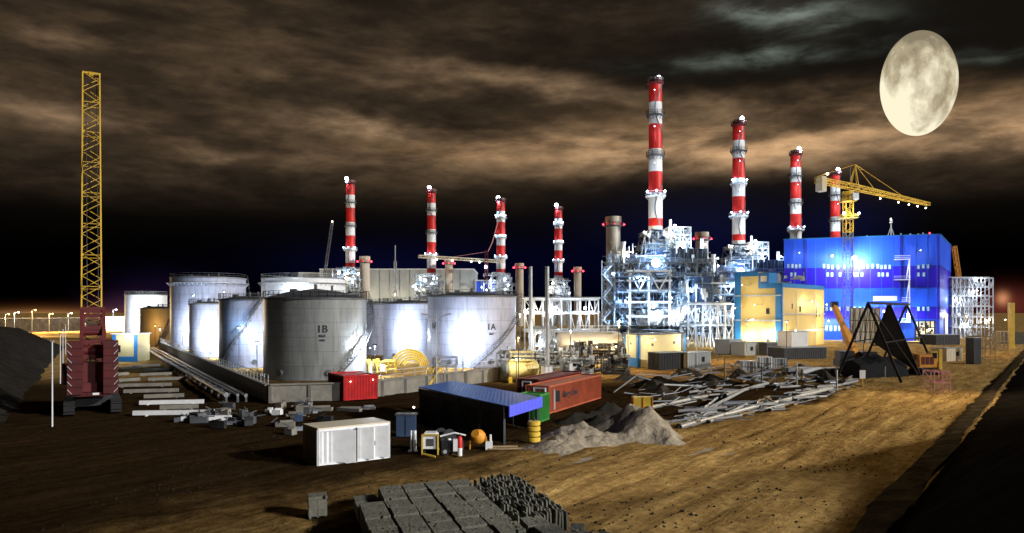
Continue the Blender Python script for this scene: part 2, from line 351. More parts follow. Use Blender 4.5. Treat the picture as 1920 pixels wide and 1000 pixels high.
#@@GROUND@@
# ------------------------------------------------------------------ ground
def lin(a,b,st): n=int(round((b-a)/st)); return [a+(b-a)*k/n for k in range(n)]
xs=[-4000,-1500,-600,-300]+lin(-160,-45,4)+lin(-45,60,.5)+lin(60,140,2.5)+lin(140,260,12)+[300,600,1500,4000]
ys=[-300,-50,0]+lin(15,28,1.5)+lin(28,95,.45)+lin(95,150,1.8)+lin(150,300,8)+[320,500,900,1800,4500,9000]
def fbm(x,y,s,o=4): return mnoise.fractal(V((x*s,y*s,1.7)),1.0,2.0,o)
TD=V((.594,.804)); TN=V((.804,-.594))               # along and across the haul road
TRK=[(-30,1.6,.05,0),(-26,2.4,.04,2),(-21.5,1.8,.06,4),(-17,2.6,.035,1),(-13.5,1.4,.05,3),(-34,2.,.045,5)]
def ground_z(x,y):
    if y>200 or y<20 or abs(x)>150: return 0.
    u=x*TD.x+y*TD.y; v=x*TN.x+y*TN.y
    rut=mnoise.fractal(V((u*.045,v*.8,4.)),1.,2.,5)*.11
    rough=fbm(x,y,.22)*.09+fbm(x,y,.9,3)*.05
    for v0,am,fr,ph in TRK:
        vc=v0+am*math.sin(u*fr+ph)
        for s in (-.95,.95): e=(v-vc-s)/.33; rut-=.13*math.exp(-e*e)*(.6+.4*math.sin(u*.7+ph)); e=(v-vc-s-.62)/.25; rut+=.05*math.exp(-e*e)
    return (rut+rough)*min(1,max(0,(y-20)/10))*min(1,(200-y)/60)-.02
g=MB(); nx=len(xs)
g.v=[(x,y,ground_z(x,y)) for y in ys for x in xs]
g.f=[(j*nx+i,j*nx+i+1,(j+1)*nx+i+1,(j+1)*nx+i) for j in range(len(ys)-1) for i in range(nx-1)]; g.m=[0]*len(g.f)
gm=bpy.data.materials.new('sandy_ground'); gm.use_nodes=True; n=gm.node_tree.nodes; L=gm.node_tree.links; b=n['Principled BSDF']; b.inputs['Roughness'].default_value=1.; b.inputs['Specular IOR Level'].default_value=.0
tcg=n.new('ShaderNodeTexCoord')
def gnoise(scale,rot=0,st=(1,1,1),det=8,rough=.65):
    mp=n.new('ShaderNodeMapping'); mp.inputs['Rotation'].default_value=(0,0,rot); mp.inputs['Scale'].default_value=st
    m0=n.new('ShaderNodeVectorRotate'); m0.rotation_type='Z_AXIS'; m0.inputs['Angle'].default_value=rot; L.new(tcg.outputs['Object'],m0.inputs['Vector'])
    mp.inputs['Rotation'].default_value=(0,0,0); L.new(m0.outputs[0],mp.inputs[0])
    z=n.new('ShaderNodeTexNoise'); z.inputs['Scale'].default_value=scale; z.inputs['Detail'].default_value=det; z.inputs['Roughness'].default_value=rough; L.new(mp.outputs[0],z.inputs['Vector']); return z.outputs['Fac']
def gm_(op,a,b_=None,c=None):
    q=n.new('ShaderNodeMath'); q.operation=op
    for i,x in enumerate((a,b_,c)):
        if x is None: continue
        if isinstance(x,(int,float)): q.inputs[i].default_value=x
        else: L.new(x,q.inputs[i])
    return q.outputs[0]
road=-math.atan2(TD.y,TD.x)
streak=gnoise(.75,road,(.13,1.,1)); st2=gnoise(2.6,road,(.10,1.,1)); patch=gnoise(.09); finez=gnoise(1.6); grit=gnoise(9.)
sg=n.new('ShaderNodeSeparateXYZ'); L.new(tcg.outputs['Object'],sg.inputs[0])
# haul road of loose yellow sand; the left yard's shade painted into its earth
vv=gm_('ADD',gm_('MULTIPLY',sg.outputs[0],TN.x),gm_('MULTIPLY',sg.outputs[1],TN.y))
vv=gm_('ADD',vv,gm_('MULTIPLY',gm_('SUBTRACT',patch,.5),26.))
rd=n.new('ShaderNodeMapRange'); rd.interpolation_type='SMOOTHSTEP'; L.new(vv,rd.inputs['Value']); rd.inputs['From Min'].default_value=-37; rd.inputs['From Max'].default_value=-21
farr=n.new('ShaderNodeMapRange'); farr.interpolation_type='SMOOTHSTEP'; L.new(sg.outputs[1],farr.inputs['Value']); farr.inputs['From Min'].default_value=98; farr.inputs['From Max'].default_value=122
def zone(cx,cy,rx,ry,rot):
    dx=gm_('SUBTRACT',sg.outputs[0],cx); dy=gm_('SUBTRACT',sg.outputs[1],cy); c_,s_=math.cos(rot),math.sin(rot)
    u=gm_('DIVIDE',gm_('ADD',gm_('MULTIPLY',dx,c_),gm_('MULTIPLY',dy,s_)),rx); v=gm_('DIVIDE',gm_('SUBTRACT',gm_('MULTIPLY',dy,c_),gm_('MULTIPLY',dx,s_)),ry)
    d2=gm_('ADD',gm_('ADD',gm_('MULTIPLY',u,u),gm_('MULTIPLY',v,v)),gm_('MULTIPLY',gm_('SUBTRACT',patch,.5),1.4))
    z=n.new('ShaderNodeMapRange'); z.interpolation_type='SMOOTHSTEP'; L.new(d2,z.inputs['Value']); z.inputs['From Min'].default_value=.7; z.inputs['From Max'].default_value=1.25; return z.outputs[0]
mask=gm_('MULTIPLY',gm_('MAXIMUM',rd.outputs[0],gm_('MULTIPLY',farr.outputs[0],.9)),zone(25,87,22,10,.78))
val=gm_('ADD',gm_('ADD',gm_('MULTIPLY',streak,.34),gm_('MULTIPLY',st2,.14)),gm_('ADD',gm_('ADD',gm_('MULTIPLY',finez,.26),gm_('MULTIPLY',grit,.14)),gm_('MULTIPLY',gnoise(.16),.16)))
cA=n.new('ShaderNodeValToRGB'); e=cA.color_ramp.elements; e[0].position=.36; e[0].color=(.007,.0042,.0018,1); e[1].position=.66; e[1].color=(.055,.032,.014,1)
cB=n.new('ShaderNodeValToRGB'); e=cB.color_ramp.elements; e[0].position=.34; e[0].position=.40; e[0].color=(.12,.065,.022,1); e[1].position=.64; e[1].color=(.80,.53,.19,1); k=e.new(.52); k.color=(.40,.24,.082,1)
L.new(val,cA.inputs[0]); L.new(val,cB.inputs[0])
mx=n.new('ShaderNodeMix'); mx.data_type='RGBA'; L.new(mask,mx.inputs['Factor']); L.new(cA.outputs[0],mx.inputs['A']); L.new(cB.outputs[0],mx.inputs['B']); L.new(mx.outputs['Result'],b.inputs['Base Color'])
bp=n.new('ShaderNodeBump'); bp.inputs['Strength'].default_value=1.; bp.inputs['Distance'].default_value=.75; L.new(val,bp.inputs['Height']); L.new(bp.outputs[0],b.inputs['Normal'])
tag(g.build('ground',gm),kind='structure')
# right-hand berm the picture is taken from, with a concrete toe beam
def toe(D,off=0,z=0): return V((-8.8+.735*D+off*.804, D-off*.594, z))
bm_=MB(); rows=[]
prof=[(.9,.0),(2.5,.95),(5,2.45),(8,4.2),(11,6.0),(14.5,8.0),(16,8.4),(22,8.4),(40,-.2)]
Ds=lin(-40,60,2)+lin(60,200,5)+lin(200,420,20)+[420]
for D in Ds:
    for o_,z_ in prof:
        p=toe(D,o_,z_); q=fbm(p.x,p.y,.35,4)*.22 if 1<o_<30 else 0
        hs=1.35-.97*min(1,max(0,(D-34)/38)); bm_.v.append((p.x,p.y,p.z*hs+q+(fbm(p.x,p.y,.09,3)*.9 if 10<o_<30 else 0)-.05))  # unseen near crest raised, far crest lowered, to shape the berm's shadow
m_=len(prof)
for i in range(len(Ds)-1):
    for j in range(m_-1): bm_.f.append((i*m_+j,i*m_+j+1,(i+1)*m_+j+1,(i+1)*m_+j)); bm_.m.append(0)
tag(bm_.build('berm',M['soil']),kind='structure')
kb=MB(); Ks=lin(8,300,1.2)
for D in Ks:
    w0=-.5+fbm(D,3,.25)*.3; w1=.7+fbm(D,9,.25)*.25
    for o_,z_ in ((w0-.35,-.08),(w0,.16),(w0*.5+w1*.5,.30),(w1,.42),(w1+.35,.5)):
        p=toe(D,o_,z_+fbm(D+o_*3,o_*7,.6)*.10); kb.v.append(tuple(p))
for i in range(len(Ks)-1):
    for j in range(4): kb.f.append((i*5+j,i*5+j+1,(i+1)*5+j+1,(i+1)*5+j)); kb.m.append(0)
tag(kb.build('path_shoulder',M['shoulder']),kind='structure')
# left-hand embankment
em_=MB(); A0=V((-72.5,92.5,0)); dr=V((-.49,.872,0)); nr=V((.872,.49,0))
for i in range(34):
    p=A0+dr*(i*5-36); tp=min(1,max(.02,(i-.3)/2.6))
    for o_,z_ in ((-40,0),(-12,6.0),(-4,6.1),(0,5.6),(11,.0)):
        q=p+nr*(o_+fbm(p.x,p.y+o_,.1)*.5); em_.v.append((q.x,q.y,z_*tp+fbm(q.x,q.y,.25)*.2-.05))
for i in range(33):
    for j in range(4): em_.f.append((i*5+j,i*5+j+1,(i+1)*5+j+1,(i+1)*5+j)); em_.m.append(0)
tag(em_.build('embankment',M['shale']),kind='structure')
#@@TANKS@@
# ------------------------------------------------------------------ storage tanks
def make_tank(label, cpx, D, wpx, ytop, m='tank', z0=0., stair=None, texts=(), dome=.9, rail=True, wind=0, n=56, lamps=()):
    x=(cpx-960)/F*D; Rr=wpx/2/F*D; zt=zat(ytop,D)
    t=thing('storage_tank',(x,D,0),label,'tank','storage tanks of the tank farm')
    s=MB(); h=zt-z0; prof=[(Rr+.25,0),(Rr+.25,.35),(Rr,.35)]
    nc=max(4,int(h/2.2))
    for k in range(1,nc+1):
        z=.35+(h-.35)*k/nc; prof+= [(Rr,z-.05),(Rr+.035,z-.05),(Rr+.035,z)] ; 
        if k<nc: prof.append((Rr,z))
    s.lathe(prof,(x,D,z0),n,cap=False).build('shell',M[m],t)
    r=MB().lathe([(Rr+.18,zt-.22),(Rr+.18,zt+.02),(Rr*.97,zt+.1),(Rr*.5,zt+dome*.72),(.3,zt+dome)],(x,D,0),n).build('roof',M['dgrey' if dome>.6 else 'tankb'],t)
    MB().tube((x,D,zt+dome-.1),(x,D,zt+dome+.7),.25).build('roof_vent',M['dgrey'],r); MB().tube((x+Rr*.4,D-Rr*.3,zt+dome*.7-.2),(x+Rr*.4,D-Rr*.3,zt+dome*.7+.9),.18).build('roof_vent',M['dgrey'],r); MB().box((x-Rr*.3,D-Rr*.5,zt+dome*.6+.2),(.9,.9,.6)).build('roof_hatch',M['dgrey'],r)
    if wind:
        g_=MB().lathe([(Rr+.05,zt-wind),(Rr+.9,zt-wind),(Rr+.9,zt-wind+.12),(Rr+.05,zt-wind+.12)],(x,D,0),n,cap=False)
        for k in range(n): a=2*math.pi*k/n; g_.beam((x+Rr*math.cos(a),D+Rr*math.sin(a),zt-wind-.8),(x+(Rr+.85)*math.cos(a),D+(Rr+.85)*math.sin(a),zt-wind),.08)
        g_.build('wind_girder',M['steel'],t)
    if rail:
        k=MB(); npt=40; railing(k,[(x+(Rr+.05)*math.cos(2*math.pi*i/npt),D+(Rr+.05)*math.sin(2*math.pi*i/npt),zt) for i in range(npt)],1.05,.03,True,2.2); k.build('railing',M['dgrey' if m!='white' else 'steel'],t)
    if stair:
        a0,a1=R(stair[0]),R(stair[1]); k=MB(); nst=36; prev=None
        for i in range(nst+1):
            a=a0+(a1-a0)*i/nst; z=z0+h*i/nst; ca,sa=math.cos(a),math.sin(a)
            p1=V((x+(Rr+.15)*ca,D+(Rr+.15)*sa,z)); p2=V((x+(Rr+1.05)*ca,D+(Rr+1.05)*sa,z))
            k.beam(p1,p2,.30,.06)
            if prev:
                k.beam(prev,p2,.08,.28); k.beam(prev+V((0,0,1.1)),p2+V((0,0,1.1)),.06); k.beam(prev+V((0,0,.55)),p2+V((0,0,.55)),.05)
            if i%3==0: k.beam(p2,p2+V((0,0,1.1)),.06); k.beam(p2,V((x+Rr*ca,D+Rr*sa,max(z0,z-.9))),.07)
            prev=p2
        k.build('staircase',M['dgrey'],t)
    for body,size,ang,z in texts:
        wrap_text('lettering',body,size,(x,D),Rr,R(ang),z,t,M['text'])
    for a in (-115,-62):
        mh=MB(); ca,sa=math.cos(R(a)),math.sin(R(a)); mh.tube((x+(Rr-.1)*ca,D+(Rr-.1)*sa,z0+1.1),(x+(Rr+.35)*ca,D+(Rr+.35)*sa,z0+1.1),.42,n=12)
        mh.build('manhole',M['dgrey'],t)
    return t,x,Rr,zt
make_tank('white flat rimmed tank at the far left end of the tank farm',274,262,72,553,'white',dome=.4)
make_tank('cream lit low tank in front of the far left white tank',297,225,63,578,'tanky',dome=.5,stair=(-70,-20))
make_tank('tall wide grey tank with a ringed top rising behind the two blue lit tanks',391,205,132,522,'tank',dome=.5,wind=1.6,stair=(-30,40))
make_tank('narrow white lit tank between the tall wide tank and the blue grey stair tank',392,168,70,570,'tank',dome=.6)
make_tank('blue grey tank with a staircase climbing its lit face, left of the 1B tank',468,138,108,562,'tank',dome=.7,stair=(-128,-50))
t1b,_,_,_=make_tank('big grey tank lettered 1B with a dark domed roof and dark left side',592,116,187,560,'tankb',dome=1.5,stair=(-60,35),
   texts=(('1B',1.5,-68.5,7.0),('No.2',.45,-68.5,6.35),('TANK',.3,-68.5,5.75)))
make_tank('broad white tank with a double rim standing behind the 1B tank',570,215,152,523,'white',dome=.5,wind=1.5)
make_tank('lavender grey tank squeezed behind the right edge of the 1B tank',712,178,86,570,'tank',dome=.6)
make_tank('white lit tank with streaked shell between the 1B and 1A tanks',768,158,98,569,'tank',dome=.7)
make_tank('big pale tank lettered 1A with a floodlit bulge and a staircase up its right side',885,141,165,556,'tank',dome=.9,stair=(-86,8),
   texts=(('1A',1.5,-62.5,5.6+1.2),('No.1',.42,-62.5,5.9),('1A',1.5,-142,7.0)))

# bund wall round the tanks
def wall_run(label,a,b_,h,th=.35,rail=None,zb=0,coping=True):
    a=V(a); b_=V(b_); t=thing('bund_wall',a.lerp(b_,.5),label,'wall','concrete bund walls')
    k=MB(); k.beam(a+V((0,0,h/2-.05)),b_+V((0,0,h/2-.05)),th,h-.1)
    nb=max(2,int((b_-a).length/4)); d=(b_-a)/nb
    nn=V((d.y,-d.x,0)).normalized()*(th/2+.1)
    for i in range(nb+1): p=a+d*i+nn; k.beam(p+V((0,0,0)),p+V((0,0,h-.12)),.35,.22)
    k.build('wall_panel',M['conc'],t)
    if coping: MB().beam(a+V((0,0,h)),b_+V((0,0,h)),th+.4,.16).build('coping',M['conc'],t)
    if rail: k=MB(); railing(k,[a+V((0,0,h)),b_+V((0,0,h))],1.1,.03,step=2); k.build('railing',M['steel'],t)
    return t
W0=GD(507,82); W1=GD(652,84.5); W2=GD(700,91); W3=GD(962,112); W4=GD(985,150)
wall_run('ribbed concrete wall below the 1B tank, left of the red container',W0,W1,2.0)
wall_run('concrete wall between the red container and the yellow stairs',W1+V((.8,.6,0)),W3,1.9,rail=True)
wall_run('concrete wall closing the right end of the tank yard behind the yellow drum tank',W3+V((.4,.6,0)),W4,1.8,rail=True)
wall_run('long dark concrete wall with a handrail running back along the left of the tanks',W0+V((-.4,.5,0)),GD(300,200),1.9,rail=True)
# raised earth inside the bund
# kerbs, ducts and pipes along the left wall
def pipe_run(label,pts,r,m='steel',name='pipeline',cat='pipe',group=None):
    o=MB().path(pts,r,8); 
    for p,q in zip(pts[:-1],pts[1:]):
        p,q=V(p),V(q); k=max(1,int((q-p).length/5))
        for i in range(k+1): e=p.lerp(q,i/k); o.beam((e.x,e.y,0),(e.x,e.y,max(.05,e.z-r)),.18)
    return tag(o.build(name,M[m],loc=V((pts[0][0],pts[0][1],0))),label,cat,group)
def off(p,dx,dy,z): return V((p[0]+dx,p[1]+dy,z))
for i,(dx,r_) in enumerate(((-2.2,.22),(-3.1,.16),(-4.3,.28))):
    a=GD(500,84); b_=GD(305,198); s=V((-(b_-a).y,(b_-a).x,0)).normalized()*(-dx)
    pipe_run(('pale pipeline nearest the long left bund wall','thin pale pipeline in the middle of the three beside the left bund wall','thick pale pipeline outermost of the three beside the left bund wall')[i],[a+s+V((0,0,.7+.1*i)),a.lerp(b_,.45)+s+V((0,0,.7)),b_+s+V((0,0,.7))],r_,'pipe',group='pipelines along the left bund wall')

# long concrete piles laid out on the ground left of the tanks
piles=[(250,432,776),(262,382,756),(270,345,744),(232,335,734),(215,322,723),(278,352,711),(262,322,702),(222,262,713),(268,325,693),(215,240,702),(340,434,787),(300,372,765),(250,300,686),(225,258,690)]
for i,(x0,x1,y) in enumerate(piles):
    a=G(x0,y+4); b_=G(x1,y+1.5); 
    k=MB(); z=.28
    k.beam(a+V((0,0,z)),b_+V((0,0,z)),.42,.42)
    for e in (.15,.85): q=a.lerp(b_,e); k.beam(q+V((0,-.5,.05)),q+V((0,.5,.05)),.12,.12)
    tag(k.build('concrete_pile',M['white' if i in(0,1,10) else 'conc'],loc=a),'long square concrete pile lying on the dark ground between the red crane and the tanks','pile','concrete piles laid out left of the tanks')

#@@CONTAINERS@@
def container(name,label,cat,p0,p1,depth,h,m,z=0.,doors=False,left=False,end_m=None,sides='corr'):
    """p0-p1: the near long side on the ground, body goes back from it"""
    p0=V(p0);p1=V(p1); d=(p1-p0); Ln=d.length; d.normalize(); nb=V((-d.y,d.x,0)); up=V((0,0,1))
    if nb.y<0: nb=-nb
    t=thing(name,(p0+p1)/2+V((0,0,z)),label,cat)
    k=MB(); c=(p0+p1)/2+nb*depth/2+up*(z+h/2); rz=math.atan2(d.y,d.x)
    k.box(c,(Ln-.16,depth-.16,h-.2),rz)
    n_=max(4,int(Ln/.32))
    for i in range(n_):                                  # corrugation ribs
        q=p0.lerp(p1,(i+.5)/n_)
        for s in (nb*.05,nb*(depth-.05)): k.beam(q+s+up*(z+.14),q+s+up*(z+h-.14),Ln/n_*.5,.07)
    for i in range(max(3,int(depth/.4))):
        f=(i+.5)/max(3,int(depth/.4))
        for e,sg_ in ((p0,.05),(p1,-.05)): q=e+d*sg_+nb*depth*f; k.beam(q+up*(z+.14),q+up*(z+h-.14),.07,.2)
    k.build('body',M[m],t)
    f=MB()
    cs=[p0,p1,p1+nb*depth,p0+nb*depth]
    for a in cs: f.beam(a+up*z,a+up*(z+h),.16)
    for zz in (z+.08,z+h-.08):
        for a,b_ in zip(cs,cs[1:]+cs[:1]): f.beam(a+up*zz,b_+up*zz,.14,.16)
    f.build('frame',M[end_m or m],t)
    return t,p0,d,nb
# red container in front of the bund wall
pa=GD(646,83.2); pb=GD(707,85.2); pa.z=pb.z=0
t,p0,d,nb=container('shipping_container','bright red container with two small lights standing against the tank bund wall','container',pa,pb,5.6,2.75,'redbox',z=.12)
for q in (.17,.86): lamp(p0+d*(pb-pa).length*q-nb*.1+V((0,0,2.2 if q<.5 else 2.3)),.07,t,'v',name='lamp')
# orange-brown container with lettering, maroon one behind, green end
pa=GD(1029,73); pb=GD(1126,86.5)
t,p0,d,nb=container('shipping_container','long weathered orange brown container with black lettering, right of the blue roofed shed','container',pa,pb,2.45,2.75,'rust')
Ln=(pb-pa).length; sgn=d.cross(V((0,0,1)))
o=flat_text('lettering','Mer-y-Line',.95,p0+d*Ln*.22-nb*.12+V((0,0,1.28)),d,t,M['text'])
k=MB(); k.beam(p0+d*Ln*.105-nb*.1+V((0,0,1.05)),p0+d*Ln*.105-nb*.1+V((0,0,2.15)),.75,.03); k.build('emblem',M['text'],t)
k=MB(); k.beam(p0+d*Ln*.07-nb*.12+V((0,0,.3)),p0+d*Ln*.07-nb*.12+V((0,0,2.4)),.05); k.beam(p0+d*Ln*.085-nb*.12+V((0,0,.3)),p0+d*Ln*.085-nb*.12+V((0,0,2.2)),.05); k.build('locking_bar',M['white'],t)
k=MB(); e=p0-d*.12
for s in (.12,.62): k.beam(e+nb*s*2.45+V((0,0,.2)),e+nb*s*2.45+V((0,0,2.55)),.16)
k.beam(e+nb*.12*2.45+V((0,0,2.5)),e+nb*.62*2.45+V((0,0,2.5)),.16); k.build('door_frame',M['white'],t)
pa2=GD(985,79.5); dd=(pb-pa).normalized(); pb2=pa2+dd*12.2
t,p0,d,nb2=container('shipping_container','dark maroon container with a white framed black end, behind the orange brown one','container',pa2+V((1.4,-1,0)),pb2+V((1.4,-1,0)),2.45,2.9,'maroon')
k=MB(); e=p0-d*.14
for s in (.35,.75): k.beam(e+nb2*s*2.45+V((0,0,.6)),e+nb2*s*2.45+V((0,0,2.6)),.14)
k.beam(e+nb2*.35*2.45+V((0,0,2.6)),e+nb2*.75*2.45+V((0,0,2.6)),.14); k.build('door_frame',M['white'],t)
pg0=GD(1011,67.5); pg1=GD(1029,69.5)
container('shipping_container','narrow green container end between the blue shed roof and the orange brown container','container',pg0,pg1,2.2,2.5,'green')
# white site store in the foreground
pa=GD(597,48.2); pb=GD(729,51.2)
t,p0,d,nb=container('site_store','white two door site store with a beige top in the foreground','store',pa,pb,2.45,2.40,'white',sides='flat')
Ln=(pb-pa).length
k=MB(); c=(p0+p0+d*Ln)/2+nb*1.22+V((0,0,2.44)); k.box(c,(Ln+.15,2.6,.09),math.atan2(d.y,d.x)); k.build('roof',M['beige'],t)
k=MB(); q=p0+d*Ln*.515-nb*.13; k.beam(q+V((0,0,.05)),q+V((0,0,2.3)),.1,.05); k.build('door_gap',M['dark'],t)
for f0,f1 in ((.03,.49),(.54,.755),(.765,.97)):
    k=MB(); a=p0+d*Ln*(f0+f1)/2-nb*.135; k.beam(a+V((0,0,.14)),a+V((0,0,2.26)),Ln*(f1-f0),.05); dr_=k.build('door_panel',M['white'],t)
    k=MB()
    if f0>.5: k.beam(p0+d*Ln*(.745 if f0<.6 else .775)-nb*.18+V((0,0,1.0)),p0+d*Ln*(.745 if f0<.6 else .775)-nb*.18+V((0,0,1.3)),.05); k.build('handle',M['dark'],dr_)

# blue-roofed open shed
c0=V((-.4,56,0)); c1=V((2.3,62,0)); c2=V((-8.66,69.3,0)); c3=c1+c2-c0; rz=2.95
t=thing('open_shed',c0.lerp(c3,.5),'long open sided shed with a blue sheet roof and a bright blue end fascia','shed')
up=V((0,0,1)); du=(c2-c0).normalized(); dw=(c1-c0).normalized()
k=MB(); k.add([c0-du*.3+up*rz,c1-du*.3+up*rz,c3+up*(rz+.1),c2+up*(rz+.1),c0-du*.3+up*(rz-.09),c1-du*.3+up*(rz-.09),c3+up*(rz+.01),c2+up*(rz+.01)],[(0,1,2,3),(7,6,5,4),(0,4,5,1),(1,5,6,2),(2,6,7,3),(3,7,4,0)]); k.build('roof',M['broof'],t)
k=MB(); a=c0-du*.36; b_=c1-du*.36; k.beam(a+up*(rz-.38),b_+up*(rz-.38),.07,.86); k.build('fascia',M['bfascia'],t)
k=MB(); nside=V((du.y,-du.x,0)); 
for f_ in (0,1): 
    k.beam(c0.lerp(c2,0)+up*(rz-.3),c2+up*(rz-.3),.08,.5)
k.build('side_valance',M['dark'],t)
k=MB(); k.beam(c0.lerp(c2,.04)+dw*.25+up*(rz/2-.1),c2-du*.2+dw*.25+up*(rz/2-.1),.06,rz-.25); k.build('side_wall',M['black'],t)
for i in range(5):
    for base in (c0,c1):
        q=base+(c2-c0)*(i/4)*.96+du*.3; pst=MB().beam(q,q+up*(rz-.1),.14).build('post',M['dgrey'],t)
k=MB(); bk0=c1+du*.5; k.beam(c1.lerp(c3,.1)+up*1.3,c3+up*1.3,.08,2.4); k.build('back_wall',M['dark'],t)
# things under the shed end
def drum(label,p,h,r,m,group=None):
    t=thing('oil_drum',p,label,'drum',group); k=MB(); k.lathe([(r,0),(r,h*.32),(r*1.05,h*.335),(r,h*.35),(r,h*.65),(r*1.05,h*.665),(r,h*.68),(r,h),(r*.93,h),(r*.93,h-.03)],p,18); k.build('body',M[m],t); return t
p=GD(1001,57.2)
t=thing('stacked_rollers',p,'yellow ribbed roller drum standing on end under the right corner of the blue roof','roller')
k=MB(); 
for i in range(4): k.lathe([(.42,i*.42+.03),(.5,i*.42+.1),(.5,i*.42+.34),(.42,i*.42+.4)],p,16)
k.build('drum',M['yellow'],t); MB().tube(p,p+up*1.9,.08).build('axle',M['dark'],t)
drum('blue grey drum standing deep under the blue shed roof',GD(905,60),1.0,.36,'bluesteel')
drum('pale upright drum at the long open side of the blue shed',GD(921,59),1.1,.3,'steel')

# generator cluster in the foreground
def wheel(mb_t,p,r,wd,ax,name='wheel'):
    k=MB(); a=V(ax).normalized(); k.tube(p-a*wd/2,p+a*wd/2,r,n=18); o=k.build(name,M['black'],mb_t)
    MB().tube(p-a*(wd/2+.02),p+a*(wd/2+.02),r*.5,n=12).build('rim',M['steel'],o); return o
q=GD(808,52.2)
t=thing('welding_generator',q,'pale welding generator with a yellow tow frame, left end of the machine cluster','generator')
MB().box(q+V((0,0,1.0)),(1.0,.9,1.0)).box(q+V((0,0,1.55)),(.8,.8,.12)).build('body',M['white'],t)
MB().box(q+V((0,-.47,.95)),(.5,.04,.5)).build('control_panel',M['dgrey'],t)
k=MB(); 
for s in (-.55,.55):
    k.beam(q+V((s,-.55,.1)),q+V((s,-.55,1.5)),.09); k.beam(q+V((s,-.55,.45)),q+V((s,.5,.45)),.09)
k.beam(q+V((-.55,-.55,1.5)),q+V((.55,-.55,1.5)),.09); k.beam(q+V((-.55,-.55,.2)),q+V((.4,-.95,.06)),.1); k.build('tow_frame',M['yellow'],t)
for s in (-.5,.5): wheel(t,q+V((s,.1,.3)),.3,.16,(1,0,0))
q=GD(833,53.6)
t=thing('cable_reel',q,'large black cable reel with a pale hub among the small machines','cable reel')
k=MB(); ax=V((.75,-.6,0)).normalized(); c=q+V((0,0,.82))
for s in (-.42,.42): k.tube(c+ax*s-ax*.04,c+ax*s+ax*.04,.82,n=22)
k.build('flange',M['dark'],t); MB().tube(c-ax*.4,c+ax*.4,.55,n=18).build('cable',M['black'],t); MB().tube(c-ax*.55,c+ax*.55,.16,n=12).build('hub',M['white'],t)
q=GD(849,52.4)
t=thing('light_trailer',q,'small black trailer with pale side box and raised white arm beside the cable reel','trailer')
MB().box(q+V((0,0,.62)),(1.5,.9,.6)).build('body',M['dark'],t); MB().box(q+V((.35,-.5,.75)),(.55,.25,.85)).build('side_box',M['white'],t)
MB().path([q+V((-.9,.1,1.25)),q+V((.1,.1,1.5)),q+V((.9,.2,1.3))],.06).build('rail',M['white'],t)
for s in (-.5,.5): wheel(t,q+V((s,-.46,.28)),.28,.16,(0,1,0))
q=GD(862,51.9)
t=thing('gas_bottle',q,'red gas bottle with a white lower band at the right of the black trailer','gas bottle')
MB().lathe([(.17,0),(.18,.05),(.18,.55)],q,14).build('lower_band',M['white'],t); MB().lathe([(.18,.55),(.18,1.15),(.13,1.3),(.05,1.38)],q,14).build('body',M['red'],t); MB().tube(q+V((0,0,1.36)),q+V((0,0,1.52)),.05).build('valve',M['dark'],t)
q=GD(771,53.5)
for i,(dx,lb) in enumerate(((0,'thin white post left of the welding generator'),(7,'thicker white post nearest the welding generator'))):
    q=GD(771+dx,53.5); k=MB().tube(q,q+V((0,0,1.5)),.06+.05*i).box(q+V((0,0,.05)),(.4,.4,.1)); tag(k.build('marker_post',M['white'],loc=q),lb,'post')
q=GD(897,54.6)
t=thing('cement_mixer',q,'small orange cement mixer with a round drum, in front of the blue shed','cement mixer')
k=MB(); ax=V((-.35,-.75,.55)).normalized(); c=q+V((0,0,.85))
k.tube(c-ax*.5,c-ax*.1,.3,.55,n=18); k.tube(c-ax*.1,c+ax*.15,.55,n=18); k.tube(c+ax*.15,c+ax*.6,.55,.32,n=18); k.build('drum',M['orange'],t)
k=MB()
for s in (-.6,.6): k.beam(q+V((s,.35,0)),c+V((s*.95,0,0)),.08); k.beam(q+V((s,-.35,0)),c+V((s*.95,0,0)),.08)
k.build('frame',M['orange'],t); wheel(t,q+V((.66,.35,.2)),.2,.1,(1,0,0)); wheel(t,q+V((-.66,.35,.2)),.2,.1,(1,0,0))
q=GD(917,54.2); tag(MB().box(q+V((0,0,.3)),(.5,.4,.6)).tube(q+V((.1,0,.6)),q+V((.1,0,1.1)),.08).build('pump_set',M['white'],loc=q),'little white pump on the sand right of the cement mixer','pump')
q=GD(945,54); tag(MB().beam(q+V((-1.1,0,.08)),q+V((1.3,.3,.08)),.25,.1).beam(q+V((-.9,.3,.2)),q+V((1,.5,.2)),.2,.1).build('timber_planks',M['wood'],loc=q),'weathered planks lying on the sand in front of the blue shed','planks')
q=GD(762,60); t=thing('electric_cabinet',q,'dark teal cabinet on the trodden ground left of the blue shed','cabinet'); MB().box(q+V((0,0,.9)),(1.5,.9,1.7)).build('body',M['bluesteel'],t); MB().box(q+V((0,0,1.8)),(1.7,1.1,.1)).build('top',M['dgrey'],t); MB().box(q+V((0,-.47,.9)),(.05,.04,1.5)).build('door_gap',M['dark'],t)
lamp(GD(776,61)+V((0,0,2.2)),.10,t,'v')
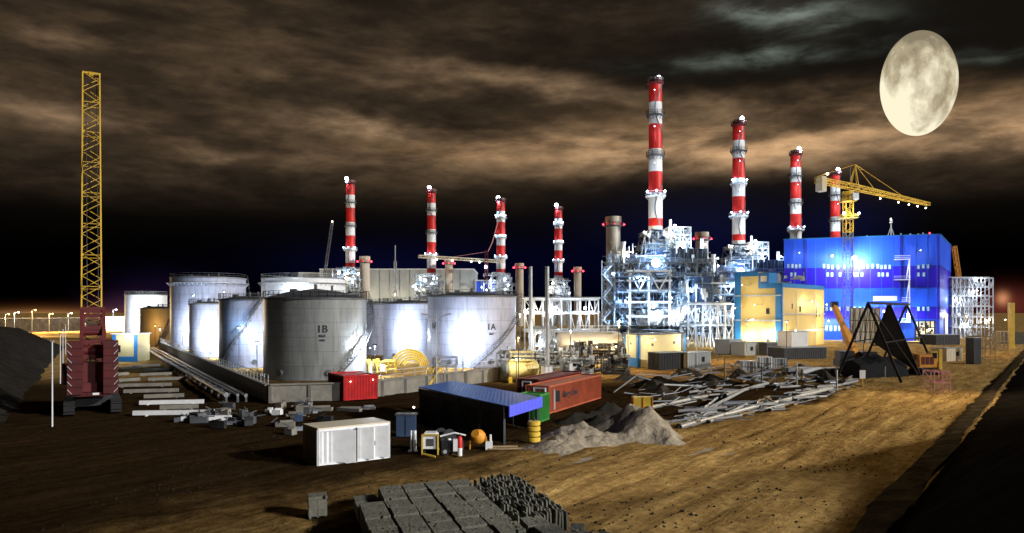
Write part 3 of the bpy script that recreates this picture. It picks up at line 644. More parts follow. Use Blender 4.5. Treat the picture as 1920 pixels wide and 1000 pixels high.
# scattered rubbish in the dark middle
for i,(px,py,sx_,sy_,h_,mm_) in enumerate(((520,778,.9,.6,.5,'white'),(548,782,1.2,.5,.35,'conc'),(560,790,.7,.5,.6,'bluesteel'),(505,775,.6,.6,.4,'white'),(535,800,1.6,.5,.4,'conc'),(600,770,2.6,.5,.35,'conc'),(655,771,2.8,.5,.3,'conc'),(575,776,.8,.8,.7,'dgrey'),(545,815,.8,.6,.5,'conc'),(690,768,1.5,.4,.3,'pipe'))):
    q=G(px,py); rz=random.uniform(-.5,.5); k=MB().box(q+V((0,0,h_/2)),(sx_,sy_,h_),rz).box(q+V((.1,0,h_+.08)),(sx_*.7,sy_*.6,.16),rz+.4)
    tag(k.build('rubble_lump',M[mm_],loc=q),'lump of building rubbish lying on the dark ground below the bund wall','rubble','rubbish below the bund wall')

rng=random.Random(12)
for i in range(26):
    px=rng.uniform(290,640); py=rng.uniform(764,812) if px>420 else rng.uniform(778,806)
    q=G(px,py); k=MB(); w_=rng.uniform(.5,1.8); h_=rng.uniform(.2,.9)
    k.box(q+up*(h_/2),(w_,rng.uniform(.4,.9),h_),rng.uniform(-.7,.7))
    for _ in range(3): e=q+V((rng.uniform(-.9,.9),rng.uniform(-.5,.5),h_)); k.beam(e,e+V((rng.uniform(-.8,.8),rng.uniform(-.5,.5),rng.uniform(-.1,.4))),.09)
    tag(k.build('scrap_bundle',M[rng.choice(('dgrey','dgrey','dark','medst','conc'))],loc=q),'dark bundle of site scrap lying on the ground left of the white store','scrap','scrap left of the white store')
#@@BLOCKS@@
# ------------------------------------------------------------------ concrete blocks in the foreground
O=V((-8.0,37.6,0)); aa=V((.30,-.954,0)); bb=V((.92,.392,0))
cnt=0
rng=random.Random(3)
def pack(p,sa,sb,h,label):
    k=MB(); nl=6; hh=h/nl; tilt=rng.uniform(-.02,.02)
    for l in range(nl):
        top=l==nl-1; na=max(2,int(round(sa/.2))); nb_=max(2,int(round(sb/(.11 if top else .36))))
        for i in range(na):
            for j in range(nb_):
                if not top and 0<i<na-1 and 0<j<nb_-1: continue
                if top and rng.random()<.025: continue
                dz=rng.uniform(-.006,.012)+tilt*(i-na/2)*.3 if top else 0
                k.box(p+aa*((i+.5)*sa/na+rng.uniform(-.004,.004))+bb*((j+.5)*sb/nb_+rng.uniform(-.004,.004))+V((0,0,hh*(l+.5)+dz+.1)),(sa/na*.95,sb/nb_*.94,hh*.96),math.atan2(aa.y,aa.x)+rng.uniform(-.015,.015))
    for f in (.1,.5,.9): k.beam(p+bb*sb*f+V((0,0,.05)),p+bb*sb*f+aa*sa+V((0,0,.05)),.1,.1)
    return tag(k.build('block_pack',M['block'],loc=p),label,'block pack','packs of concrete paving blocks in the foreground')
for i in range(8):
    for j in range(5):
        if (i,j) in ((7,0),(6,0)): continue
        h=.95+rng.uniform(-.05,.06)-(.3 if (i,j) in ((0,0),(1,0)) else 0)
        p=O+aa*(i*1.42+rng.uniform(-.03,.03))+bb*(j*1.24+rng.uniform(-.03,.03))
        pack(p,1.3,1.12,h,'squat grey pack of paving blocks in the rows on the foreground sand')
pack(V((-10.1,36.9,0)),1.0,.9,.95,'single grey block pack standing apart at the left of the rows')
for i in range(3): pack(O+aa*(8.4+1.3*i)+bb*(6.3+.2*i),1.15,1.0,1.05,'pale end pack of blocks at the right front corner of the rows')
# upright kerb slabs in rows at the right
km=MB(); km.box((0,0,.42),(.62,.075,.84)); km.box((0,0,.86),(.56,.06,.05)); proto=km.build('kerb_slab',M['block'],loc=(0,0,0))
first=True; cnt=0
for i in range(10):
    for j in range(14):
        if rng.random()<.06 or (i<1 and j<3): continue
        p=O+bb*(6.5+j*.2+rng.uniform(-.025,.025))+aa*(-.6+i*.84+rng.uniform(-.07,.07))
        o=proto if first else proto.copy()
        if not first: C.objects.link(o)
        first=False
        o.location=p+V((0,0,rng.choice((0,0,.12,.22)) if False else 0)); o.rotation_euler=(rng.uniform(-.06,.06),0,math.atan2(aa.y,aa.x)+rng.uniform(-.05,.05)); o.scale=(1,1,rng.uniform(.9,1.15))
        tag(o,'thin upright concrete kerb slab in the dense rows right of the block packs','kerb slab','upright kerb slabs in rows')
# dumped slabs tumbling off the right front corner
for i in range(7):
    p=O+aa*(9.0+i*.5)+bb*(8.3+rng.uniform(0,1.2)); o=proto.copy(); C.objects.link(o); o.location=p+V((0,0,.2)); o.rotation_euler=(rng.uniform(.5,1.2),rng.uniform(-.4,.4),rng.uniform(0,3)); tag(o,'concrete kerb slab tumbled at the right front of the block rows','kerb slab','tumbled kerb slabs')

#@@HEAPS@@
def heap(label,x0,x1,y0,y1,st,peaks,m,seed,rough=.28,name='sand_heap'):
    k=MB(); nx_=int((x1-x0)/st)+1; ny_=int((y1-y0)/st)+1
    for j in range(ny_):
        for i in range(nx_):
            x=x0+i*st; y=y0+j*st; h=0
            for px_,py_,sx_,sy_,a_,rot in peaks:
                dx,dy=x-px_,y-py_; u=dx*math.cos(rot)+dy*math.sin(rot); v=-dx*math.sin(rot)+dy*math.cos(rot)
                r_=math.sqrt((u/sx_)**2+(v/sy_)**2); h+=a_*max(0,1-r_)**1.15 if a_>0 else a_*math.exp(-r_*r_)
            n1=mnoise.fractal(V((x*.55+seed,y*.55,2)),1.,2.,5); n2=mnoise.ridged_multi_fractal(V((x*.8,y*.8,seed)),1.,2.,4,1.,2.)
            e=min(1,max(0,h*1.6)); k.v.append((x,y,h+n1*rough*e+(n2-1)*.16*e+mnoise.fractal(V((x*2.2,y*2.2,seed)),1.,2.,3)*.07*min(1,e*2)-.12))
    k.f=[(j*nx_+i,j*nx_+i+1,(j+1)*nx_+i+1,(j+1)*nx_+i) for j in range(ny_-1) for i in range(nx_-1)]; k.m=[0]*len(k.f)
    return tag(k.build(name,M[m],loc=((x0+x1)/2,(y0+y1)/2,0)),label,'heap')
heap('big pale heap of dug sand with a hollowed dark side and ragged ridge',-1,16,50,72,.16,[(9.6,61.6,4.3,4.2,2.9,.4),(5.6,58.6,4.2,3.6,1.7,.3),(11.0,59.3,2.3,3.2,1.5,-.9),(7.2,60.6,1.9,1.7,-2.5,.3),(3.2,55.2,2.6,2.6,.7,0),(12.1,57.6,1.4,1.6,.8,0)],'sandheap',5,.3)
heap('low grey ridge of gravel in front of the orange brown container',3.0,14,64,80,.25,[(6.2,69,3.6,1.2,1.0,.8),(9.3,73,4.2,1.4,1.3,.85),(8.3,68.2,3.5,1.,.9,.85)],'shale',11,.2,'gravel_heap')
heap('dark mound of earth and rubbish at the far side of the scattered pipes',14,34,92,112,.4,[(20,102,5,3,1.3,.4),(28,106,5,3,1.2,.2)],'soil',17,.35,'earth_mound')

#@@PIPES@@
# ------------------------------------------------------------------ scattered pipes, beams and scaffold tubes
rng=random.Random(21)
def inpoly(x,y,pl):
    c=False
    for (x1,y1),(x2,y2) in zip(pl,pl[1:]+pl[:1]):
        if (y1>y)!=(y2>y) and x<(x2-x1)*(y-y1)/(y2-y1)+x1: c=not c
    return c
pm=MB().tube((-.5,0,0),(.5,0,0),1,n=10,caps=False); pm.tube((-.5,0,0),(.5,0,0),.8,n=10,caps=False)
ppro=pm.build('steel_pipe',M['pipe'],loc=(0,0,0))
bmb=MB().box((0,0,.85),(1,1.2,.3)).box((0,0,-.85),(1,1.2,.3)).box((0,0,0),(1,.25,1.42)); bpro=bmb.build('steel_beam',M['medst'],loc=(0,0,0))
tmb=MB().box((0,0,0),(1,2,2)); tpro=tmb.build('timber_baulk',M['wood'],loc=(0,0,0))
used={}
def place(pro,p,L_,r,az,tilt,label,cat,group):
    o=pro if pro.name not in used else pro.copy()
    if pro.name in used: C.objects.link(o)
    used[pro.name]=1
    o.location=p; o.rotation_euler=(rng.uniform(0,.5) if pro is ppro else 0,tilt,az); o.scale=(L_,r,r); tag(o,label,cat,group)
    return o
zones=[([(1262,806),(1300,770),(1480,740),(1600,712),(1612,726),(1480,768)],150),
       ([(1150,735),(1300,690),(1460,690),(1420,735),(1270,765)],120),
       ([(1400,720),(1420,680),(1570,690),(1600,712),(1480,735)],95)]
edge=math.atan2(.8,.6); done=0
for zi,(pl,nn_) in enumerate(zones):
    xs_=[q[0] for q in pl]; ys_=[q[1] for q in pl]; c_=0
    while c_<nn_:
        x=rng.uniform(min(xs_),max(xs_)); y=rng.uniform(min(ys_),max(ys_))
        if not inpoly(x,y,pl): continue
        c_+=1; p=G(x,y); az=edge+rng.gauss(-.15,.5); L_=rng.choice((1.2,2,2,3,3,4,5,6)); r=rng.choice((.04,.05,.06,.07,.09,.12,.16)); z=r+abs(rng.gauss(0,.13 if zi==0 else .42)); tilt=rng.gauss(0,.03 if zi==0 else .12)
        if rng.random()<.06: tilt=rng.uniform(-.3,.3); z+=.3
        k_=rng.random()
        if k_<.62: place(ppro,p+V((0,0,z)),L_,r,az,tilt,'weathered steel pipe lying loose in the tangle beyond the sandy haul road','pipe','loose pipes on the sand')
        elif k_<.88: place(bpro,p+V((0,0,z)),L_,max(.07,r*.8),az,tilt,'grey steel I beam lying loose in the tangle beyond the sandy haul road','beam','loose steel beams on the sand')
        else: place(tpro,p+V((0,0,z)),L_*.6,.08,az,tilt,'short timber baulk lying among the loose pipes','timber','loose timber among the pipes')
pal=MB().tube((-.5,0,0),(.5,0,0),1,n=10,caps=False); pal.tube((-.5,0,0),(.5,0,0),.8,n=10,caps=False)
ppro=pal.build('pale_pipe',M['ppale'],loc=(0,0,0))
# the long pale pipes along the road edge
for (x0,y0,x1,y1,r) in ((1275,806,1420,770,.2),(1330,795,1400,765,.14),(1285,798,1345,752,.12),(1300,797,1352,760,.10),(1450,760,1560,735,.2),(1320,775,1395,738,.17),(1215,770,1325,750,.2),(1360,745,1440,725,.2),(1500,742,1608,720,.16),(1410,775,1470,765,.1)):
    a=G(x0,y0)+V((0,0,r+.05)); b_=G(x1,y1)+V((0,0,r+.25)); d_=b_-a
    place(ppro,(a+b_)/2,d_.length,r,math.atan2(d_.y,d_.x),-math.asin(d_.z/d_.length),'long pale steel pipe stretched along the edge of the sandy road','pipe','long pale pipes along the road edge')
q=G(1204,768); t=thing('yellow_crate',q,'small yellow crate standing behind the top of the pale sand heap','crate'); MB().box(q+up*.7,(2.0,1.2,1.2)).build('body',M['yellow'],t)
k=MB()
for s in (-.95,0,.95): k.box(q+V((s,-.63,.7)),(.1,.06,1.3))
k.build('slat',M['orange'],t)
for i,(px,py) in enumerate(((1180,712),(1225,728),(1290,704),(1335,722),(1385,708),(1240,745),(1440,705),(1500,698),(1545,716))):
    heap('low dark heap of tangled scrap and earth among the loose pipes',*(lambda q:(q.x-3.2,q.x+3.2,q.y-2.6,q.y+2.6))(G(px,py)),.3,[(G(px,py).x,G(px,py).y,3.0,2.2,1.1+.5*(i%3)/2,.5+i)],'scraps',40+i,.6,'scrap_heap')['group']='scrap heaps among the pipes'
# marker posts and little signs
def post(px,py,h,r,m,label,cat='post',board=None):
    q=G(px,py); t=thing('marker_post' if not board else 'site_sign',q,label,cat)
    MB().tube(q,q+V((0,0,h)),r).build('post',M[m],t)
    if board: MB().box(q+V((0,-.05,h-.4)),(board[0],.04,board[1])).build('board',M['white'],t)
post(1617,728,2.2,.07,'yellow','small white sign board on a yellow post at the edge of the haul road','sign',(.75,1.1))
post(1569,732,2.6,.12,'steel','pale stub post at the end of the pipe tangle near the white sign','post')
post(1494,724,3.2,.1,'steel','tall thin pale post among the pipes right of the middle','post')
post(1359,712,3.2,.12,'wood','short timber post standing behind the first pipes','post')
post(1660,718,2.3,.06,'steel','thin pale post beside the right foot of the black trestle','post')
post(1428,725,2.8,.1,'dgrey','dark post standing in the middle of the pipe tangle','post')
#@@CHIMNEYS@@
# ------------------------------------------------------------------ striped chimneys
def make_chimney(label,px,D,ytop,ybot,wtop,lit=(),beacon=(6,-14),crown=True,zbase=0.,near=False,wash=0):
    x=(px-960)/F*D; k_=D/F; zt=zat(ytop,D); zb=zat(ybot,D); T=zt-zb; r=wtop/2*k_
    t=thing('striped_chimney',(x,D,0),label,'chimney','red and white striped chimneys')
    fr=[(0,1),(.125,0),(.28,1),(.455,0),(.615,1),(.765,0),(.945,1),(1.0,None)]
    prof=[];ms=[]
    for (f,c),(f2,_) in zip(fr[::-1][1:],fr[::-1][:-1]): pass
    seq=[(zt-T*f, r*(1+.10*f)) for f,_ in fr]
    s=MB()
    for (a,b_,c) in [(seq[i],seq[i+1],fr[i][1]) for i in range(7)]:
        s.lathe([(b_[1],b_[0]),(a[1],a[0])],(x,D,0),26,[c],False)
    s.lathe([(r*1.22,0),(r*1.22,zb*.55),(r*1.1,zb)],(x,D,0),26,[0],False)
    s.build('shaft',[M['chwhite'],M['red']],t)
    if crown:
        MB().lathe([(r*1.02,zt-.1),(r*1.28,zt+r*.25),(r*1.28,zt+r*.4),(r*.98,zt+r*.42),(r*.98,zt+r*1.1),(r*.8,zt+r*1.1),(r*.8,zt)],(x,D,0),26,cap=True).build('crown',M['maroon'],t)
        k=MB(); npt=14; railing(k,[(x+r*1.26*math.cos(2*math.pi*i/npt),D+r*1.26*math.sin(2*math.pi*i/npt),zt+r*.4) for i in range(npt)],1.2,.06,True,3); k.build('railing',M['steel'],t)
    for i,f in enumerate((.215,.50,.785)):
        z=zt-T*f; ro=r*(1.42 if i<2 else 1.62); k=MB()
        k.lathe([(r*1.0,z-.5),(ro,z-.12),(ro,z+.12),(r*1.0,z+.12)],(x,D,0),20,cap=False)
        for j in range(12): a=2*math.pi*j/12; k.beam((x+r*math.cos(a),D+r*math.sin(a),z-1.6),(x+ro*math.cos(a),D+ro*math.sin(a),z-.1),.16)
        railing(k,[(x+ro*math.cos(2*math.pi*j/12),D+ro*math.sin(2*math.pi*j/12),z+.1) for j in range(12)],1.3,.07,True,2.5)
        pl=k.build('platform',M['dgrey'] if i<2 and i not in lit else M['wsteel'],t)
        if i in lit:
            for a in (-150,-40,-95):
                p=V((x+(ro+.1)*math.cos(R(a)),D+(ro+.1)*math.sin(R(a)),z+1.4)); lamp(p,.42*max(1,k_*2.4),t,'b',420*(k_/.18)**1.4 if a!=-95 else 0,(math.cos(R(a))*1.2,math.sin(R(a))*1.2,-.2))
    if wash:
        for f in (.08,.33,.58):
            z=zt-T*f; p=V((x-r*.8,D-r-5.5,z)); MB().beam((x-r*.3,D-r*.9,z+.15),p+up*.15,.1).build('lamp_bracket',M['dgrey'],t); lamp(p,.16,t,'w',wash*(k_/.2)**1.3,(.6,1.2,-.4))  # arms with tiny lamps added to brighten the painted bands
    k=MB(); prev=None                                   # ladder winding up the shaft
    for i in range(40):
        f=i/39; a=R(-30-75*math.sin(f*9)); z=zb+T*(1-f) if False else zt-T*f; p=V((x+(r*(1+.1*f)+.12)*math.cos(a),D+(r*(1+.1*f)+.12)*math.sin(a),z))
        if prev: k.beam(prev,p,.24,.3)
        prev=p
    k.build('ladder',M['dgrey'],t)
    p=V((x+beacon[0]*k_,D-.3,zat(ytop+beacon[1],D))); 
    MB().tube((x+beacon[0]*k_,D-.3,zt),p,.12).build('beacon_mast',M['steel'],t)
    lamp(p,1.05*k_/.2,t,'b',5200*(k_/.2)**2,(0,-.9,-1.2),'beacon_lamp')
    return t
make_chimney('tallest red and white chimney, standing over the brightest steel plant in the middle',1229,257,160,425,24,(2,),wash=800)
make_chimney('second tallest red and white chimney, above the stepped yellow building',1385,311,238,452,22,(1,2),(6,-16),wash=700)
make_chimney('red and white chimney rising just behind the left end of the blue building',1492,367,293,470,19,(2,),wash=1500)
make_chimney('red and white chimney half hidden behind the tower crane counter jib',1566,423,330,500,17,(),(5,-12),wash=1600)
make_chimney('red and white chimney farthest left, above the white double rim tank',657,467,347,502,16,(2,),(-7,-12))
make_chimney('red and white chimney between the two beige stacks above the long grey hall',809,487,363,512,15.5,(2,),(-4,-11))
make_chimney('red and white chimney beside the thin lit crane jib, ringed by lamps',939,526,380,512,15.5,(0,1,2),(-5,-9))
make_chimney('red and white chimney rising above the pipe rack, the shortest one in view',1047,568,395,517,14,(0,1,2),(-4,-10))
def bypass(label,px,D,ytop,ybot,wpx,flare=None):
    x=(px-960)/F*D; k_=D/F; zt=zat(ytop,D); zb=max(0,zat(ybot,D)); r=wpx/2*k_
    t=thing('exhaust_stack',(x,D,0),label,'stack','plain beige exhaust stacks')
    prof=[(r*1.9 if flare else r,0),(r*1.9 if flare else r,max(.1,zb)),(r,zb+(r*2.6 if flare else .2)),(r,zt-r*.9),(r*1.12,zt-r*.85),(r*1.12,zt),(r*.85,zt),(r*.85,zt-1)]
    MB().lathe(prof,(x,D,0),26,cap=True).build('shaft',M['stackb'],t)
    k=MB(); z=zt-r*1.3; k.lathe([(r,z-.3),(r*1.45,z),(r*1.45,z+.2),(r,z+.2)],(x,D,0),20,cap=False); railing(k,[(x+r*1.42*math.cos(2*math.pi*j/12),D+r*1.42*math.sin(2*math.pi*j/12),z+.2) for j in range(12)],1.1,.06,True,2.5); k.build('platform',M['dgrey'],t)
    z2=zb+(zt-zb)*.45; MB().lathe([(r,z2-.25),(r*1.2,z2-.1),(r*1.2,z2+.1),(r,z2+.1)],(x,D,0),20,cap=False).build('ring',M['dgrey'],t)
    for a in (-165,-15,-90):
        lamp((x+r*1.5*math.cos(R(a)),D+r*1.5*math.sin(R(a)),zt-r*1.1),.45*k_/.2 if a!=-90 else .22*k_/.2,t,'r',90*(k_/.2)**1.5 if a!=-90 else 0,(0,-1,.3),'warning_lamp')
    return t
bypass('thick beige stack with a flared base at the left of the brightest steel plant',1150,262,407,600,27,True)
bypass('shorter beige stack showing behind the right side of the brightest steel plant',1316,300,436,600,23)
bypass('beige stack with a red lamp crown just right of the farthest left chimney',684,462,481,600,18)
bypass('grey beige stack beside the second chimney of the far row, under the crane jib',842,480,486,600,15)
bypass('grey stack with red lamps right of the chimney by the crane jib',974,522,494,600,15)
bypass('palest grey stack at the right end of the far row, right of the shortest chimney',1083,560,501,600,14)

#@@PLANT@@
# ------------------------------------------------------------------ boiler plants under the near chimneys
def frame3(mb,x0,x1,y0,y1,nx_,ny_,zs,w=.38,brace=.3,rng=None,front='V'):
    xs_=[x0+(x1-x0)*i/nx_ for i in range(nx_+1)]; ys_=[y0+(y1-y0)*j/ny_ for j in range(ny_+1)]
    for x in xs_:
        for y in ys_: mb.beam((x,y,zs[0]),(x,y,zs[-1]),w)
    for z in zs[1:]:
        for y in ys_: mb.beam((x0,y,z),(x1,y,z),w*.8,w*1.2)
        for x in xs_: mb.beam((x,y0,z),(x,y1,z),w*.8,w*1.1)
    for z0,z1 in zip(zs[:-1],zs[1:]):
        for i in range(nx_):
            q=rng.random() if rng else .3
            a,b_=xs_[i],xs_[i+1]
            if q<.3: mb.beam((a,y0,z0),(b_,y0,z1),brace*.7); mb.beam((b_,y0,z0),(a,y0,z1),brace*.7)
            elif q<.65: mb.beam((a,y0,z1),((a+b_)/2,y0,z0),brace*.7); mb.beam((b_,y0,z1),((a+b_)/2,y0,z0),brace*.7)
        for j in range(ny_): mb.beam((x0,ys_[j],z0),(x0,ys_[j+1],z1),brace*.7); mb.beam((x1,ys_[j],z1),(x1,ys_[j+1],z0),brace*.7)
def deck(mb,x0,x1,y0,y1,z,rail=True):
    mb.box(((x0+x1)/2,(y0+y1)/2,z),(x1-x0,y1-y0,.14))
    if rail: railing(mb,[(x0,y0,z),(x1,y0,z),(x1,y1,z),(x0,y1,z)],1.15,.05,True,2)
def clutter(mb,rng,x0,x1,y0,y1,z0,z1,n,r=(.08,.28)):
    for _ in range(n):
        p=V((rng.uniform(x0,x1),rng.uniform(y0,y1),rng.uniform(z0,z1))); rr=rng.uniform(*r)
        ax=rng.choice('xxyzz'); ln=rng.uniform(1.5,7)
        q=p+V((ln if ax=='x' else 0, ln if ax=='y' else 0, ln if ax=='z' else 0)); q.x=min(q.x,x1); q.y=min(q.y,y1); q.z=min(q.z,z1)
        mb.tube(p,q,rr,n=7)
        if rng.random()<.5: e=q+V((0,-rng.uniform(.5,1.5),0)) if rng.random()<.5 else q+V((0,0,rng.uniform(-1.5,1.5))); mb.tube(q,e,rr,n=7)
        if rng.random()<.3: mb.box(tuple(q),(rr*4,rr*4,rr*5))
def stairs(mb,x,y,w,d,z0,z1,step=3.6):
    n=max(1,int((z1-z0)/step))
    for i in range(n):
        a=z0+(z1-z0)*i/n; b_=z0+(z1-z0)*(i+1)/n; xa,xb=(x,x+w) if i%2==0 else (x+w,x)
        for s in (0,d): mb.beam((xa,y+s,a),(xb,y+s,b_),.1,.3); mb.beam((xa,y+s,a+1.1),(xb,y+s,b_+1.1),.08)
        for k in range(8): f=(k+.5)/8; mb.box((xa+(xb-xa)*f,y+d/2,a+(b_-a)*f),(.3,d,.06))
        mb.box((xb,y+d/2,b_),(1.4,d+.6,.1))
    for xx in (x-.5,x+w+.5):
        for yy in (y,y+d): mb.beam((xx,yy,z0),(xx,yy,z1+1),.16)
def boiler_plant(label,ox,oy,seed,pw=1.0):
    rng=random.Random(seed); X=lambda v:v+ox; Y=lambda v:v+oy
    t=thing('boiler_plant',(X(50),Y(258),0),label,'power plant','boiler plants under the near chimneys')
    k=MB(); frame3(k,X(33.5),X(66),Y(245),Y(272),6,2,[0,5.5,11.5,16.5,21.5,26.],.32,.24,rng); k.build('steel_frame',M['plsteel'],t)
    MB().box((X(47.5),Y(261),13.8),(23,18,22.6)).box((X(42),Y(259.5),26.8),(9,14,5)).box((X(60.5),Y(262),12),(9,12,20)).build('boiler_casing',M['bluesteel'],t)
    k=MB()
    for i in range(9): k.beam((X(38.3+i*1.7),Y(250.9),4.6),(X(38.3+i*1.7),Y(250.9),24.3),.22)
    for z in (8,12,16,20,24): k.beam((X(38),Y(250.85),z),(X(52),Y(250.85),z),.25)
    k.build('casing_rib',M['medst'],t)
    k=MB(); clutter(k,rng,X(35),X(65),Y(246.5),Y(251.5),2,26,190,(.1,.5)); k.build('dark_pipework',M['dgrey'],t)
    k=MB()
    for _ in range(46): k.box((X(rng.uniform(34,65)),Y(rng.uniform(247.5,251.5)),rng.uniform(3,25)),(rng.uniform(.8,3),1.5,rng.uniform(.6,2.4)))
    k.build('equipment_box',M['bluesteel'],t)
    k=MB()
    for x in (38.6,44.8,51.6): k.beam((X(x),Y(244.4),4.5),(X(x),Y(244.4),23.5),.6)
    for z in (8.5,13.2,17.0,20.2,23.4): k.beam((X(37.6),Y(244.4),z),(X(52.4),Y(244.4),z),.45,.6)
    for a_,b2 in ((38.6,41.7),(44.8,41.7),(44.8,48.2),(51.6,48.2)): k.beam((X(a_),Y(244.3),23.4),(X(b2),Y(244.3),17.0),.4)
    k.build('portal_frame',M['white'],t)
    k=MB(); k.capsule((X(42.5),Y(248.4),7.6),(X(54.5),Y(248.4),8.2),3.3); k.build('steam_duct',M['white'],t)
    k=MB(); k.tube((X(54.5),Y(248.2),8.2),(X(57.6),Y(248.2),12.5),2.6,2.0,n=20); k.tube((X(57.6),Y(248.2),12.5),(X(57.6),Y(250),20),2.0,1.8,n=20); k.build('duct_elbow',M['white'],t)
    k=MB(); k.lathe([(8.6,3.6),(8.8,4.1),(8.2,4.3)],(X(47),Y(250),0),28); k.build('round_floor',M['dgrey'],t)
    MB().box((X(59.2),Y(258),26.4),(12.6,16,9.6)).build('filter_house',M['dark'],t)
    k=MB()
    for i in range(9): k.beam((X(53.2+i*1.5),Y(249.9),21.8),(X(53.2+i*1.5),Y(249.9),31),.2)
    for i in range(4): k.beam((X(54+i*3),Y(249.8),21.8),(X(56.2+i*3),Y(249.8),31),.16)
    k.build('filter_rib',M['dgrey'],t)
    MB().box((X(62.2),Y(247),16.3),(6.6,5,10.4)).build('inlet_box',M['bluesteel'],t)
    k=MB(); frame3(k,X(52.8),X(60.4),Y(252),Y(260),3,1,[31.2,33.6,36.,38.6],.26,.22,rng)
    for x in (53.6,55.2): k.tube((X(x),Y(253),31),(X(x),Y(253),41.2 if x<54 else 38),.5,n=12)
    deck(k,X(52.8),X(60.4),Y(252),Y(260),33.7); deck(k,X(52.8),X(60.4),Y(252),Y(260),36.1); clutter(k,rng,X(53),X(60),Y(251.8),Y(259),31.4,38,16); k.build('vent_tower',M['wsteel'],t)
    k=MB(); lattice(k,(X(49.6),Y(257),21.5),(X(49.6),Y(257),36),16,4,.4,.26,16,9.6); k.build('stack_base_frame',M['dgrey'],t)
    k=MB()
    for z,hw in ((27.,7.2),(31.5,6.1),(36.,5.2)): deck(k,X(49.6-hw),X(49.6+hw),Y(257-hw),Y(257+hw),z)
    clutter(k,rng,X(44),X(55),Y(250.5),Y(252.5),27,37,44); k.build('stack_platform',M['medst'],t)
    MB().lathe([(6.,26.1),(5.6,28),(3.2,35),(2.9,38)],(X(49.6),Y(257),0),24).build('stack_cone',M['bluesteel'],t)
    k=MB(); stairs(k,X(30.2),Y(246),3.2,1.2,0,26); k.build('stair_tower',M['wsteel'],t)
    k=MB(); stairs(k,X(66.8),Y(246),3.0,1.2,0,21); k.build('stair_tower',M['steel'],t)
    k=MB(); k.tube((X(37.2),Y(250),26),(X(37.2),Y(250),33),.8,n=14); k.tube((X(37.2),Y(250),33),(X(37.2),Y(250),33.4),1.0,n=14); k.build('silencer',M['steel'],t)
    k=MB(); k.tube((X(63.6),Y(250),31.2),(X(63.6),Y(250),34.5),.6,n=14); k.build('silencer',M['steel'],t)
    k=MB()
    for z in (5.6,11.6,16.6,21.6,26.1): deck(k,X(33),X(66.4),Y(243.2),Y(245.4),z)
    k.build('walkway',M['medst'],t)
    k=MB(); clutter(k,rng,X(31),X(66),Y(243.8),Y(249.5),1,25,120); clutter(k,rng,X(30),X(38),Y(246),Y(256),6,29,50); k.build('pipework',M['plsteel'],t)
    k=MB(); clutter(k,rng,X(52),X(70),Y(243),Y(249),2,22,60,(.1,.4)); k.build('pale_pipework',M['wsteel'],t)
    k=MB(); clutter(k,rng,X(34),X(66),Y(247),Y(262),26,32,40,(.08,.22)); k.build('top_pipework',M['wsteel'],t)
    L_=[((48.0,248.6,26.4),2.2,'b',11000),((53.2,250.6,36.),.6,'v',2600),((57.6,251.4,32.2),.55,'b',2400),((44.8,251.,36.6),.5,'v',1000),((55.,252,39.),.7,'b',1500),
        ((37.,243.4,13.5),.4,'b',2600),((46.,243.2,11.5),.45,'b',3600),((54.5,242.6,7.6),.7,'w',6000),((58.5,243.0,16.8),.4,'b',1900),((35.,243.2,7),.4,'b',1900),((33.,244.6,22.5),.4,'b',1800),
        ((42.,243.2,20.5),.35,'b',1900),((63,243,9.2),.4,'w',1700),((38.5,248.,28.6),.5,'v',1200),((51,243.2,2.6),.3,'w',1000),((64.5,249.2,32.4),.35,'b',900),((52,243.2,14.5),.3,'b',1500),((60,244,4.),.3,'b',900)]
    for (x,y,z),r,c,p in L_: lamp((X(x),Y(y),z),r,t,c,p*pw,(0,-1.,.2))
    return t
boiler_plant('dense floodlit boiler plant of white frames and pipes below the tallest chimney',0,0,5,1.7)
boiler_plant('floodlit steel plant behind the stepped yellow building, below the second tallest chimney',44.8,54,9,1.5)
def far_boiler(label,px,D,ytop,ybot,wpx,seed):
    rng=random.Random(seed); k_=D/F; x=(px-960)/F*D; z1=zat(ytop,D); z0=0; hw=wpx/2*k_
    t=thing('boiler_plant',(x,D-6,0),label,'power plant','boiler plants under the far chimneys')
    zm=z1*.62; MB().box((x,D,zm/2),(hw*1.5,10,zm)).build('boiler_casing',M['bgrey'],t)
    k=MB(); frame3(k,x-hw,x+hw,D-9,D+3,4,1,[z0,z1*.3,z1*.5,z1*.66,z1*.8],.5,.4,rng); lattice(k,(x,D-3,z1*.66),(x,D-3,z1),hw*1.5,3,.5,.35,None,hw*.8); k.build('steel_frame',M['steel'],t)
    k=MB()
    for z in (z1*.66,z1*.8,z1*.95): deck(k,x-hw*.9,x+hw*.9,D-9.5,D+2,z)
    k.build('platform',M['steel'],t)
    k=MB(); clutter(k,rng,x-hw*1.2,x+hw*1.1,D-10.5,D-8,z1*.45,z1*.95,60,(.15,.5)); k.build('pipework',M['medst'],t)
    for i in range(7):
        a=rng.uniform(-1.25,1.1); p=(x+hw*a,D-11-rng.random(),z1*rng.uniform(.66,.92)); lamp(p,rng.uniform(.55,1.1),t,rng.choice('wwvb'),rng.uniform(1100,2600) if i<5 else 0,(0,-1,.1))
    return t
far_boiler('small glaring white plant block at the foot of the farthest left chimney',657,463,502,560,46,1)
far_boiler('small lit plant block at the foot of the chimney between the beige stacks',806,483,514,560,48,2)
far_boiler('small lit plant block at the foot of the chimney by the crane jib',934,522,512,560,52,3)
far_boiler('small lit plant block at the foot of the shortest chimney',1046,564,522,560,40,4)

